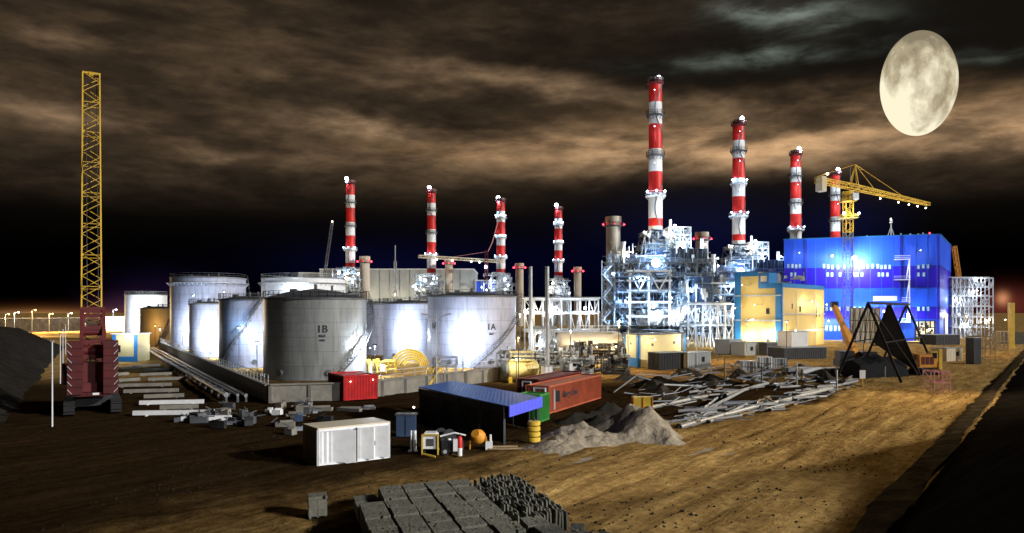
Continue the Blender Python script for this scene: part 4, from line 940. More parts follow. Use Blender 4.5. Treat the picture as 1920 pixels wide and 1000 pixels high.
#@@BUILDINGS@@
# ------------------------------------------------------------------ big blue hall
A=GD(1470,273); B=GD(1762,254); Cc=GD(1783,299); Dd=A+Cc-B
t=thing('turbine_hall',A.lerp(Cc,.5),'huge blue clad hall banded in light and dark blue with small white windows','building')
zs=[0,7.4,11.8,18.2,26.,36.3]; bi=[0,1,0,1,0]
k=MB(); cs=[A,B,Cc,Dd]
for a,b_ in zip(cs,cs[1:]+cs[:1]):
    for z0,z1,m in zip(zs[:-1],zs[1:],bi): k.add([a+up*z0,b_+up*z0,b_+up*z1,a+up*z1],[(0,1,2,3)],m)
k.build('wall',[M['bwall'],M['bwalld']],t)
k=MB(); k.add([c+up*36.2 for c in cs],[(0,1,2,3)]); 
for a,b_ in zip(cs,cs[1:]+cs[:1]): k.beam(a+up*36.45,b_+up*36.45,.5,.3)
k.build('roof',M['btrim'],t)
fd=(B-A).normalized(); fn=V((fd.y,-fd.x,0))
def onfront(px,A=A,B=B):
    # point of the wall line seen at picture column px
    u=(px-960)/F; d=B-A; s=(u*A.y-A.x)/(d.x-u*d.y); return A+d*s
def window(px,y,w_=3.4,h_=8,par=t,A=A,B=B,m='pane',fr='btrim'):
    q=onfront(px,A,B); fnn=V(((B-A).normalized().y,-(B-A).normalized().x,0)); z=zat(y,q.y); W=w_*q.y/F; H=h_*q.y/F
    d=(B-A).normalized()
    f=MB(); c=q+fnn*.04+up*z
    for s in (-1,1): f.beam(c+d*s*(W/2+.1)-up*(H/2),c+d*s*(W/2+.1)+up*(H/2),.12,.16)
    for s in (-1,1): f.beam(c-d*(W/2+.16)+up*s*(H/2+.06),c+d*(W/2+.16)+up*s*(H/2+.06),.16,.12)
    o=f.build('window',M[fr],par)
    MB().beam(c-d*W/2-fnn*.02,c+d*W/2-fnn*.02,.05,H).build('pane',M[m],o)
rng=random.Random(4)
row1=[1478,1486,1493,1500,1545,1553,1561,1571,1584,1606,1612,1618,1627,1636,1646,1653,1660,1668,1722,1731,1740]
for px in row1: window(px,500+rng.uniform(-1,1),3.6,7.5)
for px in (1484,1491,1552,1560,1575,1601,1608,1616,1648,1655,1664,1722,1732): window(px,515,3.4,7)
for px in (1550,1558,1566,1574,1590,1602,1612,1622,1722,1731,1740): window(px,579,3.6,8)
for px in (1550,1558,1566,1574): window(px,616,4,10)
k=MB()
for i in range(1,14): q=A.lerp(B,i/14)+fn*.05; k.beam(q,q+up*36,.10,.06)
for z in zs[1:-1]: k.beam(A+fn*.06+up*z,B+fn*.06+up*z,.10,.14); k.beam(B+V((.08,0,z)),Cc+V((.08,0,z)),.10,.14)
k.build('cladding_joint',M['btrim'],t)
for px in (1512,1598,1688,1757): q=onfront(px)+fn*.3; MB().tube(q,q+up*36.2,.16).build('downpipe',M['bwalld'],t)
# stair landings on the front
k=MB()
for py,x0,x1 in ((487,1676,1706),(525,1675,1706),(565,1690,1706),(604,1688,1706)):
    a=onfront(x0)+fn*1.2; b_=onfront(x1)+fn*1.2; z=zat(py,a.y); k.beam(a+up*z,b_+up*z,2.4,.2); k.beam(a+fn*1.1+up*(z+1.2),b_+fn*1.1+up*(z+1.2),.14); k.beam(a+fn*1.1+up*(z+.6),b_+fn*1.1+up*(z+.6),.1)
a=onfront(1704)+fn*2.; b_=onfront(1698)+fn*2.
for z0,z1 in ((zat(525,258),zat(487,258)),(zat(565,258),zat(525,258)),(zat(604,258),zat(565,258))): k.beam(a+up*z0,a+up*z1,.3); k.beam(b_+up*z0,a+up*z1,.25)
k.build('landing',M['white'],t)
k=MB(); a=onfront(1637)+fn*2; b_=onfront(1680)+fn*2; z=zat(560,a.y); k.beam(a+up*z,b_+up*z,4.5,1.6); k.build('canopy',M['white'],t)
# unfinished gate opening and white lower annex
a=onfront(1716)+fn*.1; b_=onfront(1752)+fn*.1; MB().beam(a+up*3.4,b_+up*3.4,.2,6.8).build('gate_opening',M['beige'],t)
k=MB()
for px in (1716,1722,1735,1744,1752): q=onfront(px)+fn*.3; k.beam(q,q+up*6.9,.3)
for z in (2.2,4.6,6.9): k.beam(onfront(1715)+fn*.3+up*z,onfront(1753)+fn*.3+up*z,.25)
for i in range(12): q=onfront(rng.uniform(1717,1750))+fn*.4; z=rng.uniform(.4,5.5); k.beam(q+up*z,q+up*(z+rng.uniform(.5,1.5)),rng.uniform(.3,1.2),.2)
k.build('gate_scaffold',M['dark'],t)
q=Cc.lerp(B,.45); k=MB(); sn=(Cc-B).normalized(); k.beam(B.lerp(Cc,.35)+V((.2,-.1,4.6)),B.lerp(Cc,.6)+V((.2,-.1,4.6)),.2,9.2); k.build('side_door',M['white'],t)
k=MB(); 
for i,(px,h_) in enumerate(((1690,1.2),(1708,1.),(1723,.9),(1732,1.1),(1626,.8))): q=onfront(px)-fn*2; k.tube(q+up*36.2,q+up*(36.2+h_),.25)
k.build('roof_vent',M['steel'],t)
q=onfront(1672)-fn*3; k=MB(); k.beam(q+up*41.2,q+up*42.4,.7); k.beam(q+up*36.2,q+up*41,.35)
for s in (-1.3,1.3): k.beam(q+V((s,0,36.2)),q+up*40,.2)
k.build('roof_mast',M['white'],t)
lamp(q+up*42.6,.3,t,'v')
q=onfront(1744)-fn*1; lamp(q+up*37.0,.35,t,'r',0)
for px,y,c,pw,o_,rr in ((1601,484,'w',30000,6.0,1.3),(1560,480,'w',2600,6,.5),(1655,584,'w',5000,5,.45),(1700,590,'b',4500,4.,.5),(1620,585,'w',6000,5,.4),(1740,618,'v',1500,4,.3),(1553,602,'w',3500,5,.3),(1500,474,'w',1300,8,.15),(1720,470,'w',1800,9,.15)):  # the last two are small wash lamps added to brighten the cladding
    q=onfront(px)+fn*o_; p=q+up*zat(y,q.y); k=MB(); k.beam(onfront(px)+up*(p.z+.2),p+up*.2,.12); k.build('lamp_bracket',M['dgrey'],t); lamp(p,rr,t,c,pw,(fn.x*.0,-.6,-.9))
q=Cc.lerp(B,.4)+V((4,-1,9)); lamp(q,.4,t,'w',3500,(0,-1,.4))
# white annex in front of the hall
p0=GD(1594,243); p1=GD(1650,239)
t=thing('site_annex',p0.lerp(p1,.5),'pale sheet clad annex with scaffold in front of the blue hall, behind the black trestle','annex')
d=(p1-p0); Ln=d.length; d=d.normalized(); k=MB(); nb=V((-d.y,d.x,0)); k.box(p0.lerp(p1,.5)+nb*4+up*5.6,(Ln,8,11.2),math.atan2(d.y,d.x)); k.build('wall',M['white'],t)
k=MB()
for i in range(7): q=p0+d*Ln*i/6-nb*.1; k.beam(q,q+up*11.4,.18)
for z in (3.5,7.2,11.2): k.beam(p0+up*z-nb*.12,p1+up*z-nb*.12,.2)
for i in range(6): k.beam(p0+d*Ln*i/6-nb*.14,p0+d*Ln*(i+1)/6-nb*.14+up*11,.12)
k.build('scaffold',M['dgrey'],t)

# stepped yellow building with blue trim
Lf=GD(1378,216); Cn=GD(1465,206); Rt=GD(1545,231); 
t=thing('control_building',Lf.lerp(Rt,.5),'stepped yellow building with blue corner trim, left of the blue hall','building')
bkv=(Lf-Cn)+(Rt-Cn); Bk=Cn+bkv; h1=17.8; h2=21.2
def wallbox(a,b_,c,d_,z0,z1,m,name,par):
    k=MB(); cs=[a,b_,c,d_]
    k.add([q+up*z0 for q in cs]+[q+up*z1 for q in cs],[(0,1,5,4),(1,2,6,5),(2,3,7,6),(3,0,4,7),(4,5,6,7)]); return k.build(name,M[m],par)
e1=(Cn-Lf).normalized(); e2=(Rt-Cn).normalized(); n1=V((e1.y,-e1.x,0)); n2=V((e2.y,-e2.x,0))
wallbox(Lf,Cn,Rt,Bk,0,h1,'ywall','wall',t)
m1=Lf+e1*(Cn-Lf).length*.52; wallbox(Lf,m1,m1-n1*9,Lf-n1*9,h1,h2,'ywall','upper_wall',t)
m2=Lf+e1*(Cn-Lf).length*.74
MB().add([m1-n1*.1+up*h1,m2-n1*.1+up*h1,m2-n1*5+up*h1,m1-n1*5+up*h1,m1-n1*.1+up*(h2-.2),m2-n1*.1+up*(h2-.2),m2-n1*5+up*(h2-.2),m1-n1*5+up*(h2-.2)],[(0,1,5,4),(1,2,6,5),(2,3,7,6),(3,0,4,7),(4,5,6,7)]) and None
k=MB(); mb_=[(m1+e1*.02,m2)]
c_=(m1+m2)/2-n1*2.6; k.box(c_+up*(h1+(h2-h1)/2-.1),((m2-m1).length-.1,5,h2-h1-.2),math.atan2(e1.y,e1.x)); k.build('stair_head',M['btrim'],t)
k=MB(); q=(m1+m2)/2+n1*.0; k.beam(q-e1*.9+up*(h1+1.5)-n1*.08,q+e1*.9+up*(h1+1.5)-n1*.08,.16,1.6); k.build('louvre',M['beige'],t)
k=MB()
def strip(a,b_,z0,z1,nv,th=.12): 
    q=nv*(.06); k.beam(a+q+up*(z0+z1)/2,b_+q+up*(z0+z1)/2,th,z1-z0)
strip(Lf,m1,h2-1.1,h2+.2,n1); strip(m1,Cn,h1-1.2,h1+.2,n1); strip(Cn,Rt,h1-1.0,h1+.2,n2)
for base,ed,w_,z1 in ((Lf,e1,1.9,h2),(Cn,-e1,1.7,h1)): q=base+ed*w_/2+n1*.05; k.beam(q-ed*w_/2+up*z1/2-n1*.0,q+ed*w_/2+up*z1/2,.14,z1-.02)
q=Cn+e2*.55+n2*.05; k.beam(q-e2*.55+up*h1/2,q+e2*.55+up*h1/2,.14,h1-.02)
k.build('blue_trim',M['btrim'],t)
k=MB()
for z in (14.6,7.6,): k.beam(Lf+n1*.2+up*z,Cn+n1*.2+up*z,.3,.35)
for z in (9.4,4.6): k.beam(Cn+n2*.25+up*z,Rt+n2*.25+up*z,.3,.3)
for f in (.3,.75): k.tube(Cn+e2*(Rt-Cn).length*f+n2*.3,Cn+e2*(Rt-Cn).length*f+n2*.3+up*16,.1)
k.build('cable_tray',M['steel'],t)
for f,z,ww,hh in ((.72,10.2,1.0,1.6),): 
    q=Lf+e1*(Cn-Lf).length*f+n1*.05; w_o=MB().beam(q-e1*ww/2+up*z,q+e1*ww/2+up*z,.12,hh).build('window',M['glass'],t)
for f,z,ww,hh in ((.23,11.6,.5,1.4),(.41,10.8,.8,1.6),(.80,9.9,.45,3.2),(.87,9.9,.45,3.2)):
    q=Cn+e2*(Rt-Cn).length*f+n2*.05; MB().beam(q-e2*ww/2+up*z,q+e2*ww/2+up*z,.12,hh).build('window',M['glass'],t)
q=Lf+e1*(Cn-Lf).length*.72+n1*.05; MB().beam(q-e1*.5+up*1.4,q+e1*.5+up*1.4,.12,2.2).build('door',M['dark'],t)
for f,z,c,pw in ((.30,3.4,'v',5200),(.73,4.0,'v',5800)):
    q=Lf+e1*(Cn-Lf).length*f+n1*1.6; MB().beam(q-n1*1.6+up*(z+.2),q+up*(z+.2),.1).build('lamp_bracket',M['dgrey'],t); lamp(q+up*z,.42,t,c,pw*.55,(0,-.3,-1))
for f,z,pw in ((.2,11,900),(.62,12,900),(.35,17.5,700)):  # small lamps on long arms added to brighten the left face
    q=Lf+e1*(Cn-Lf).length*f+n1*5; MB().beam(q-n1*5+up*(z+.1),q+up*(z+.1),.1).build('lamp_bracket',M['dgrey'],t); lamp(q+up*z,.12,t,'v',pw,(0,0,-1.5))
for f,z,c,pw in ((.12,4.8,'v',1100),(.86,12.2,'v',3300),(.5,13.,'v',1500),(.85,5.0,'v',1600)):
    q=Cn+e2*(Rt-Cn).length*f+n2*2.4; MB().beam(q-n2*2.4+up*(z+.2),q+up*(z+.2),.1).build('lamp_bracket',M['dgrey'],t); lamp(q+up*z,.22,t,c,pw*.6,(0,-.3,-1))
k=MB(); c_=Cn+(e2*5-n2*4)+up*h1; clutter(k,random.Random(3),c_.x-2,c_.x+9,c_.y+1,c_.y+5,h1,h1+2.5,18); k.build('roof_pipework',M['steel'],t)

# small yellow building with blue corners in the middle
Lf=GD(1170,141); Cn=GD(1197,134); Rt=GD(1285,144)
t=thing('switch_house',Lf.lerp(Rt,.5),'low pale yellow building with blue corners in front of the brightest steel plant','building')
e1=(Cn-Lf).normalized(); e2=(Rt-Cn).normalized(); n1=V((e1.y,-e1.x,0)); n2=V((e2.y,-e2.x,0)); hh=5.95
wallbox(Lf,Cn,Rt,Lf+Rt-Cn,0,hh,'ywall2','wall',t)
k=MB(); k.add([q+up*(hh+.05) for q in (Lf+n1*.3,Cn+n1*.3+n2*.3,Rt+n2*.3,Lf+Rt-Cn)],[(0,1,2,3)]); 
for a,b_,nv in ((Lf,Cn,n1),(Cn,Rt,n2)): k.beam(a+nv*.1+up*(hh+.0),b_+nv*.1+up*(hh+.0),.24,.3)
k.build('roof',M['dgrey'],t)
k=MB()
for a,ed,nv,w_ in ((Lf,e1,n1,.9),(Cn,-e1,n1,.9),(Cn,e2,n2,.5),(Rt,-e2,n2,.4)): q=a+ed*w_/2+nv*.05; k.beam(q-ed*w_/2+up*2.9,q+ed*w_/2+up*2.9,.14,5.7)
for a,b_,nv in ((Lf,Cn,n1),): k.beam(a+nv*.06+up*.8,b_+nv*.06+up*.8,.15,1.6)
k.build('blue_trim',M['btrim'],t)
for f,z in ((.28,4.),(.75,4.2)): q=Cn+e2*(Rt-Cn).length*f+n2*.05; MB().beam(q-e2*.25+up*z,q+e2*.25+up*z,.12,.5).build('vent',M['dgrey'],t)
q=Lf+e1*(Cn-Lf).length*.5+n1*.05; MB().beam(q-e1*.25+up*4.2,q+e1*.25+up*4.2,.12,.4).build('vent',M['dgrey'],t)
q=Cn+e2*(Rt-Cn).length*.93+n2*.07; MB().beam(q-e2*.4+up*3,q+e2*.4+up*3,.12,5.5).build('ladder',M['dgrey'],t)
for f,c,pw in ((.9,'v',260),(.2,'v',120)): q=Cn+e2*(Rt-Cn).length*f+n2*1.5+up*5; lamp(q,.14,t,c,pw*2.2,(0,-.4,-1)); MB().beam(q-n2*1.5+up*.15,q+up*.15,.06).build('lamp_bracket',M['dgrey'],t)
q=Lf.lerp(Cn,.5)+n1*1.6+up*5.2; lamp(q,.14,t,'v',260,(0,-.4,-1)); MB().beam(q-n1*1.6+up*.15,q+up*.15,.06).build('lamp_bracket',M['dgrey'],t)

# dark and grey cabins beside it
def cabin(label,px0,px1,D0,D1,dep,h,m,name='site_cabin',cat='cabin',win=1,z=0):
    p0=GD(px0,D0)+up*z; p1=GD(px1,D1)+up*z; d=(p1-p0); Ln=d.length; d=d.normalized(); nb=V((-d.y,d.x,0))
    t=thing(name,p0.lerp(p1,.5),label,cat); 
    MB().box(p0.lerp(p1,.5)+nb*dep/2+up*h/2,(Ln,dep,h),math.atan2(d.y,d.x)).build('body',M[m],t)
    k=MB(); k.box(p0.lerp(p1,.5)+nb*dep/2+up*(h+.06),(Ln+.25,dep+.25,.12),math.atan2(d.y,d.x)); k.build('roof',M['bgrey'],t)
    k=MB(); 
    for i in range(int(Ln/.6)+1): q=p0+d*min(Ln,i*.6)-nb*.03; k.beam(q+up*.05,q+up*(h-.05),.12,.05)
    k.build('rib',M[m],t)
    for i in range(win):
        q=p0+d*Ln*(i+.5+.15)/win-nb*.08; MB().beam(q-d*.4+up*1.5,q+d*.4+up*1.5,.06,.9).build('window',M['glass'],t)
    return t
cabin('black container sized cabin in the shade right of the low pale yellow building',1236,1287,128,131,3,2.9,'black',win=0)
cabin('pale grey site cabin with one window, right of the black cabin',1289,1333,130,136,3,2.7,'bgrey',win=1)
cabin('grey cabin left end of the cabins below the stepped yellow building',1368,1392,176,180,4,3.3,'bgrey')
cabin('long grey cabin in the middle below the stepped yellow building',1396,1436,171,175,4,2.9,'bgrey',win=2)
cabin('dull grey cabin at the right below the blue corner of the yellow building',1438,1470,172,176,4,2.8,'dgrey',win=1)
cabin('white boxy cabin raised on a platform before the cream wall',1484,1515,158,160,4,3.1,'white',win=0,z=2.6)
cabin('low dark store under the raised white cabin',1470,1550,156,160,5,2.4,'dark',win=0)
cabin('small beige cabin standing on the far side of the yard, right of the yellow crawler',1775,1805,150,153,3,2.6,'beige',win=1)
cabin('low dark shed against the foot of the blue hall',1755,1800,225,228,6,3,'dark',win=0)
cabin('dark tall box standing by the right hand scaffold',1826,1840,142,143,1.6,5,'dark','tank_box','box',0)
for i,(px,py,m,lb) in enumerate(((1402,697,'steel','silver crate stack at the near left among the stored goods'),(1432,693,'white','slatted white crate among the stored goods before the dark store'),(1458,690,'bgrey','grey crate in the middle of the stored goods'),(1500,700,'pipe','bundle of pale pipes wrapped on the ground'),(1545,703,'white','long pale wrapped bundle left of the black trestle foot'))):
    q=G(px,py); t=thing('storage_crate',q,lb,'crate'); w_=(2.6,2.4,2.6,5,8)[i]; h_=(1.8,2.2,1.7,1.0,1.1)[i]
    MB().box(q+up*h_/2,(w_,2,h_),.12).build('body',M[m],t); k=MB()
    for j in range(6): k.beam(q+V((-w_/2+w_*j/5,-1.08,.05)),q+V((-w_/2+w_*j/5,-1.08,h_)),.12,.08)
    k.beam(q+V((-w_/2,-1.12,h_*.5)),q+V((w_/2,-1.12,h_*.5)),.1); k.build('slat',M['dgrey'],t)

# distant halls
def hall(label,px0,px1,D,ytop,dep,m,lip='wsteel',n=0):
    a=GD(px0,D); b_=GD(px1,D); z=zat(ytop,D); t=thing('industrial_hall',a.lerp(b_,.5),label,'hall')
    wallbox(a,b_,b_+V((0,dep,0)),a+V((0,dep,0)),0,z,m,'wall',t)
    MB().box(((a.x+b_.x)/2,D+dep/2,z+.35),(b_.x-a.x+.8,dep+.8,.7)).build('roof',M[lip],t)
    k=MB()
    for i in range(int((b_.x-a.x)/7)+1): k.beam((a.x+i*7,D-.2,0),(a.x+i*7,D-.2,z),.35)
    k.build('column',M['bgrey'],t)
    for i in range(n): f=(i+.5)/n; p=a.lerp(b_,f)+V((0,-9,z*.55)); lamp(p,.8,t,'v',3800,(0,-.5,-1)); MB().beam(p+up*.8,p+V((0,9,.8)),.2).build('lamp_bracket',M['dgrey'],t)
    return t
hall('long grey hall with a pale roof edge behind the far left chimney',600,888,520,506,60,'bgrey',n=5)
hall('low pale end block stepped down at the left of the long grey hall',560,602,524,513,50,'bgrey',n=1)
hall('bright blue hall far behind the 1A tank, right of the long grey hall',850,936,560,527,60,'bwall',n=3)

#@@CRANES@@
# ------------------------------------------------------------------ cranes
# red crawler crane seen from behind, its boom raised
q=GD(174,76); x,y=q.x,q.y
t=thing('crawler_crane',q,'red crawler crane seen from behind with a very tall yellow lattice boom, at the left','crane')
for s in (-2.0,2.0):
    k=MB(); 
    for e in (-3.4,3.4): k.tube((x+s-.42,y+e,.62),(x+s+.42,y+e,.62),.6,n=16)
    k.box((x+s,y,.62),(.84,6.8,1.2)); 
    for i in range(14): k.box((x+s,y-3.6+i*.55,1.24),(.95,.3,.08)); 
    for i in range(4): k.box((x+s,y-4.02,.25+i*.28),(.95,.08,.16))
    k.build('track',M['black'],t)
MB().box((x,y,1.1),(3.4,3,1.)).lathe([(1.5,1.5),(1.5,2.0)],(x,y,0),24).build('undercarriage',M['dark'],t)
MB().box((x,y+.4,2.5),(3.2,7,1.1)).box((x,y-1.5,4.0),(1.8,2.4,2.0)).build('machine_deck',M['maroon'],t)
for s in (-1.52,1.52):
    k=MB(); st=MB()
    for i in range(7):
        z=2.05+i*.74; k.box((x+s,y-3.9,z+.36),(1.28,1.3,.70)); 
        e=s/abs(s); st.beam((x+s+e*.25,y-4.57,z+.12),(x+s+e*.62,y-4.57,z+.55),.16,.03)
    cw=k.build('counterweight',M['cranered'],t); st.build('stripe',M['white'],cw)
MB().box((x,y-3.6,2.0),(3.,1.2,.35)).box((x-.05,y-4.22,2.05),(.9,.06,.22)).build('tail_plate',M['cranered'],t)
MB().box((x+.25,y-4.26,2.05),(.55,.04,.2)).build('number_plate',M['white'],t)
k=MB()
for s in (-1.,1.):
    k.beam((x+s,y-3,4.9),(x+s*.95,y-.2,10.2),.35,.5); k.beam((x+s,y+1.5,3),(x+s*.95,y-.2,10.2),.3,.4)
for z in (5.6,7.0,8.4,9.6): f=(z-4.9)/5.3; yy=y-3+2.8*f; k.beam((x-1,yy,z),(x+1,yy,z),.28,.4)
k.beam((x-1.05,y-.2,10.2),(x+1.05,y-.2,10.2),.5,.6); k.tube((x-.9,y-2.2,6.2),(x+.9,y-2.2,6.2),.55,n=14); k.tube((x-.8,y-.8,8.0),(x+.8,y-.8,8.0),.4,n=14); k.build('gantry',M['maroon'],t)
MB().box((x-2.1,y+2.6,3.6),(1.3,2,2.1)).build('cab',M['cranered'],t); MB().box((x-2.1,y+1.57,3.9),(1.0,.05,1.0)).build('cab_window',M['glass'],t)
k=MB(); lattice(k,(x-.1,y+3.2,9.2),(x-.12,y+7.0,36.),1.85,24,.125,.06,1.7,1.62); k.build('boom',M['crane'],t)
k=MB(); lattice(k,(x,y+2.6,3.),(x-.1,y+3.2,9.2),1.2,4,.18,.1,1.1,1.85); k.build('boom_foot',M['maroon'],t)
k=MB(); 
for s in (-.5,.5): k.tube((x-.12+s,y+7.0,36.2),(x+s,y-.2,10.4),.035,n=5)
k.build('pendant_line',M['dark'],t)
k=MB(); k.beam((x-.9,y+7.,36.2),(x+.7,y+7.,36.2),.14); k.tube((x-.35,y+7.1,36.1),(x+.1,y+7.1,36.1),.3,n=14); k.build('boom_head',M['crane'],t)
t.rotation_euler=(0,0,R(29.5))
# yellow tower crane beside the blue hall
mq=GD(1590,243.5); jl=P(1533,340,230.); jr=P(1741,381,281.); jl.z=jr.z=50.2; ax=(jr-jl).normalized()
t=thing('tower_crane',mq,'yellow tower crane with a long jib standing before the blue hall','crane')
k=MB(); lattice(k,mq+up*36,mq+up*48.5,2.3,7,.26,.13); k.build('mast_top',M['crane'],t)
k=MB(); lattice(k,mq,mq+up*36,2.3,19,.22,.11); k.build('mast',M['medst'],t)  # grey in place of crane yellow: the unlit lower mast's shade as colour
k=MB(); k.lathe([(1.7,48.2),(1.7,49.2)],mq,16); deck(k,mq.x-2.4,mq.x+2.4,mq.y-2.4,mq.y+2.4,40.5); deck(k,mq.x-2,mq.x+2,mq.y-2,mq.y+2,46); k.build('slewing_ring',M['crane'],t)
MB().box(mq+V((1.6,-1.6,47.4)),(1.6,1.8,2.2)).build('cab',M['white'],t)
fm=(mq-jl).dot(ax); root=jl+ax*fm
k=MB(); lattice(k,root+up*.6,jr+up*.3,2.0,24,.24,.13,1.6,1.2); k.build('jib',M['crane'],t)
k=MB(); lattice(k,root+up*.6,jl+up*.4,1.9,7,.26,.13,1.5); k.build('counter_jib',M['crane'],t)
k=MB(); c_=jl+ax*1.2; 
for i in range(3): k.box(c_+ax*(i*.9)+V((0,0,-.6)),(.8,2.2,4.6),math.atan2(ax.y,ax.x))
k.build('counterweight',M['beige'],t)
k=MB(); ap=root+ax*3.5+up*8.2; 
for s in (-.8,.8): k.beam(root+V((0,s,1.2)),ap,.25); k.beam(root+ax*5+V((0,s,1.2)),ap,.2)
k.build('tower_head',M['crane'],t)
k=MB()
for f in (.28,.62): k.tube(ap,root+(jr-root)*f+up*1.4,.09,n=6)
k.tube(ap,jl+up*1.5,.07,n=6); k.build('pendant_line',M['crane'],t)
MB().tube(root+up*1.2,root+up*7,.12).build('mast_tip',M['dgrey'],t)
for f in (.35,.58,.72,.84,.96): lamp(root+(jr-root)*f-up*1.3,.32,t,'v',240,(0,-.4,-1))
lamp(jl+ax*6+up*3.,.5,t,'v',600,(0,-1,0)); lamp(mq+V((-2.4,-2.6,41.8)),.6,t,'w',2400,(0,-1,-.3)); lamp(mq+V((2.4,-2.6,41.8)),.45,t,'w',1400,(0,-1,-.3))
# far thin crane with a lit jib
mq=GD(912,470); t=thing('tower_crane',mq,'far thin crane with a lit jib crossing left of the chimney, above the blue hall','crane')
zj=zat(487,470); k=MB(); lattice(k,mq,mq+up*(zat(470,470)),1.8,22,.35,.2); k.build('mast',M['cranered'],t)
a=P(785,481,455); b_=P(946,491,478); a.z=zat(481,455); b_.z=zat(491,478); k=MB(); lattice(k,a,b_,1.5,22,.4,.22); k.build('jib',M['beige'],t)
k=MB(); k.beam(P(915,472,470),P(923,455,471),.5); k.beam(P(923,455,471),P(934,414,474),.45); k.tube(P(915,472,470),P(850,482,463),.12,n=5); k.build('luffing_boom',M['pink'],t)
for f in (.2,.38,.6,.7): lamp(a.lerp(b_,f)-up*1.2,.7,t,'v',300,(0,-1,-.4))
lamp(P(911,501,468),1.25,t,'b',2600,(0,-1,0))
def far_boom(label,p,q,w_,m,lit=True,n=12):
    p=V(p);q=V(q); t=thing('crane_boom',(p.x,p.y,0),label,'crane'); k=MB(); lattice(k,p,q,w_,n,w_*.3,w_*.16); k.build('boom',M[m],t)
    MB().box((p.x,p.y,p.z/2),(w_*2,w_*3,max(.5,p.z))).build('body',M['dark'],t)
    if lit: lamp(q+up*.4,.5,t,'v',300,(0,-1,0))
    return t
far_boom('slim leaning crane boom with a lit tip, far left of the first far chimney',P(608,520,420),P(623,417,420),1.1,'dgrey')
far_boom('orange crane boom leaning behind the right edge of the blue hall',P(1799,530,330),P(1789,462,330),1.3,'orange',False)
q=GD(741,430); k=MB(); lattice(k,q,q+up*zat(490,430),1.2,16,.3,.15); k.tube(q+up*zat(490,430),q+up*zat(460,430),.28,n=6); tag(k.build('antenna_mast',M['steel'],loc=q),'thin antenna mast standing before the long grey hall','mast')

# black trestle of three A frames
fr_=[]; t=thing('trestle',GD(1650,116),'tall black A frame trestle with dark mesh sheets standing before the blue hall','trestle')
a0=V((51.5,108,11.3)); rd_=V((9.2,12,0)); hb=V((3.4,-2.55,0))
k=MB(); 
for i in range(3):
    ap=a0+rd_*(i*.98); 
    for s in (-1,1): k.beam(ap,V((ap.x,ap.y,0))+hb*s*1.02,.30,.34)
    if i: k.beam(V((ap.x,ap.y,4.6))+hb*.62,V((ap.x,ap.y,4.6))-hb*.62,.2)
k.beam(a0,a0+rd_*2.1,.3,.4)
for s in (-1,1):
    for z in (5.6,): k.beam(V((a0.x,a0.y,z))+hb*s*.52+rd_*0,V((a0.x,a0.y,z))+hb*s*.52+rd_*1.96,.16)
    k.beam(a0+rd_*.02,V((a0.x,a0.y,0))+hb*s+rd_*.98,.10); 
k.build('frame',M['dark'],t)
k=MB(); ap=a0+rd_*.98; c_=V((ap.x,ap.y,0)); k.add([ap-up*.5,c_+hb*.96+up*.4,c_-hb*.55+up*5.0,ap-up*.5-V((.05,.06,0)),c_+hb*.96+up*.4-V((.05,.06,0)),c_-hb*.55+up*5.0-V((.05,.06,0))],[(0,1,2),(5,4,3),(0,3,4,1),(1,4,5,2),(2,5,3,0)]); k.build('mesh_sheet',M['sheet'],t)
# dark rolled stock heaped below it
p0=GD(1618,112); p1=GD(1705,116)
t=thing('covered_stock',p0.lerp(p1,.5),'low black tarpaulin covered stack lying under the trestle','stack')
k=MB(); d=p1-p0; nb=V((-d.y,d.x,0)).normalized()
for i in range(13):
    f=i/12; h_=3.4*(1-.5*abs(f-.5))+.3*math.sin(i*2.1); q=p0+d*f
    for j,(o_,hz) in enumerate(((0,0),(.5,.72*h_),(2.2,h_),(4,.8*h_),(4.6,0))): e=q+nb*o_; k.v.append((e.x,e.y,hz+.1*math.sin(i*3+j)))
for i in range(12):
    for j in range(4): k.f.append((i*5+j,(i+1)*5+j,(i+1)*5+j+1,i*5+j+1)); k.m.append(0)
k.f.append((4,3,2,1,0)); k.m.append(0); k.f.append((60,61,62,63,64)); k.m.append(0); k.build('tarpaulin',M['tarp'],t)
# mobile crane with orange boom
q=GD(1612,128)
t=thing('mobile_crane',q,'mobile crane with an orange telescopic boom leaning left in front of the blue hall','crane')
k=MB(); p=P(1606,672,128); e=P(1564,573,134); k.beam(p,p.lerp(e,.55),.95,1.1); k.beam(p.lerp(e,.5),e,.7,.8); k.build('boom',M['orange'],t)
k=MB(); k.box(e+V((0,0,.2)),(1.2,.9,1.0)); k.build('boom_head',M['dark'],t)
MB().box(q+V((0,0,1.3)),(8,2.6,1.2)).box(q+V((-2.6,0,2.5)),(2.4,2.4,1.6)).box(q+V((1.2,0,2.4)),(2.6,2.2,1.6)).build('carrier',M['dark'],t)
for i in range(4): wheel(t,q+V((-3+i*2,-1.2,.6)),.6,.5,(0,1,0))
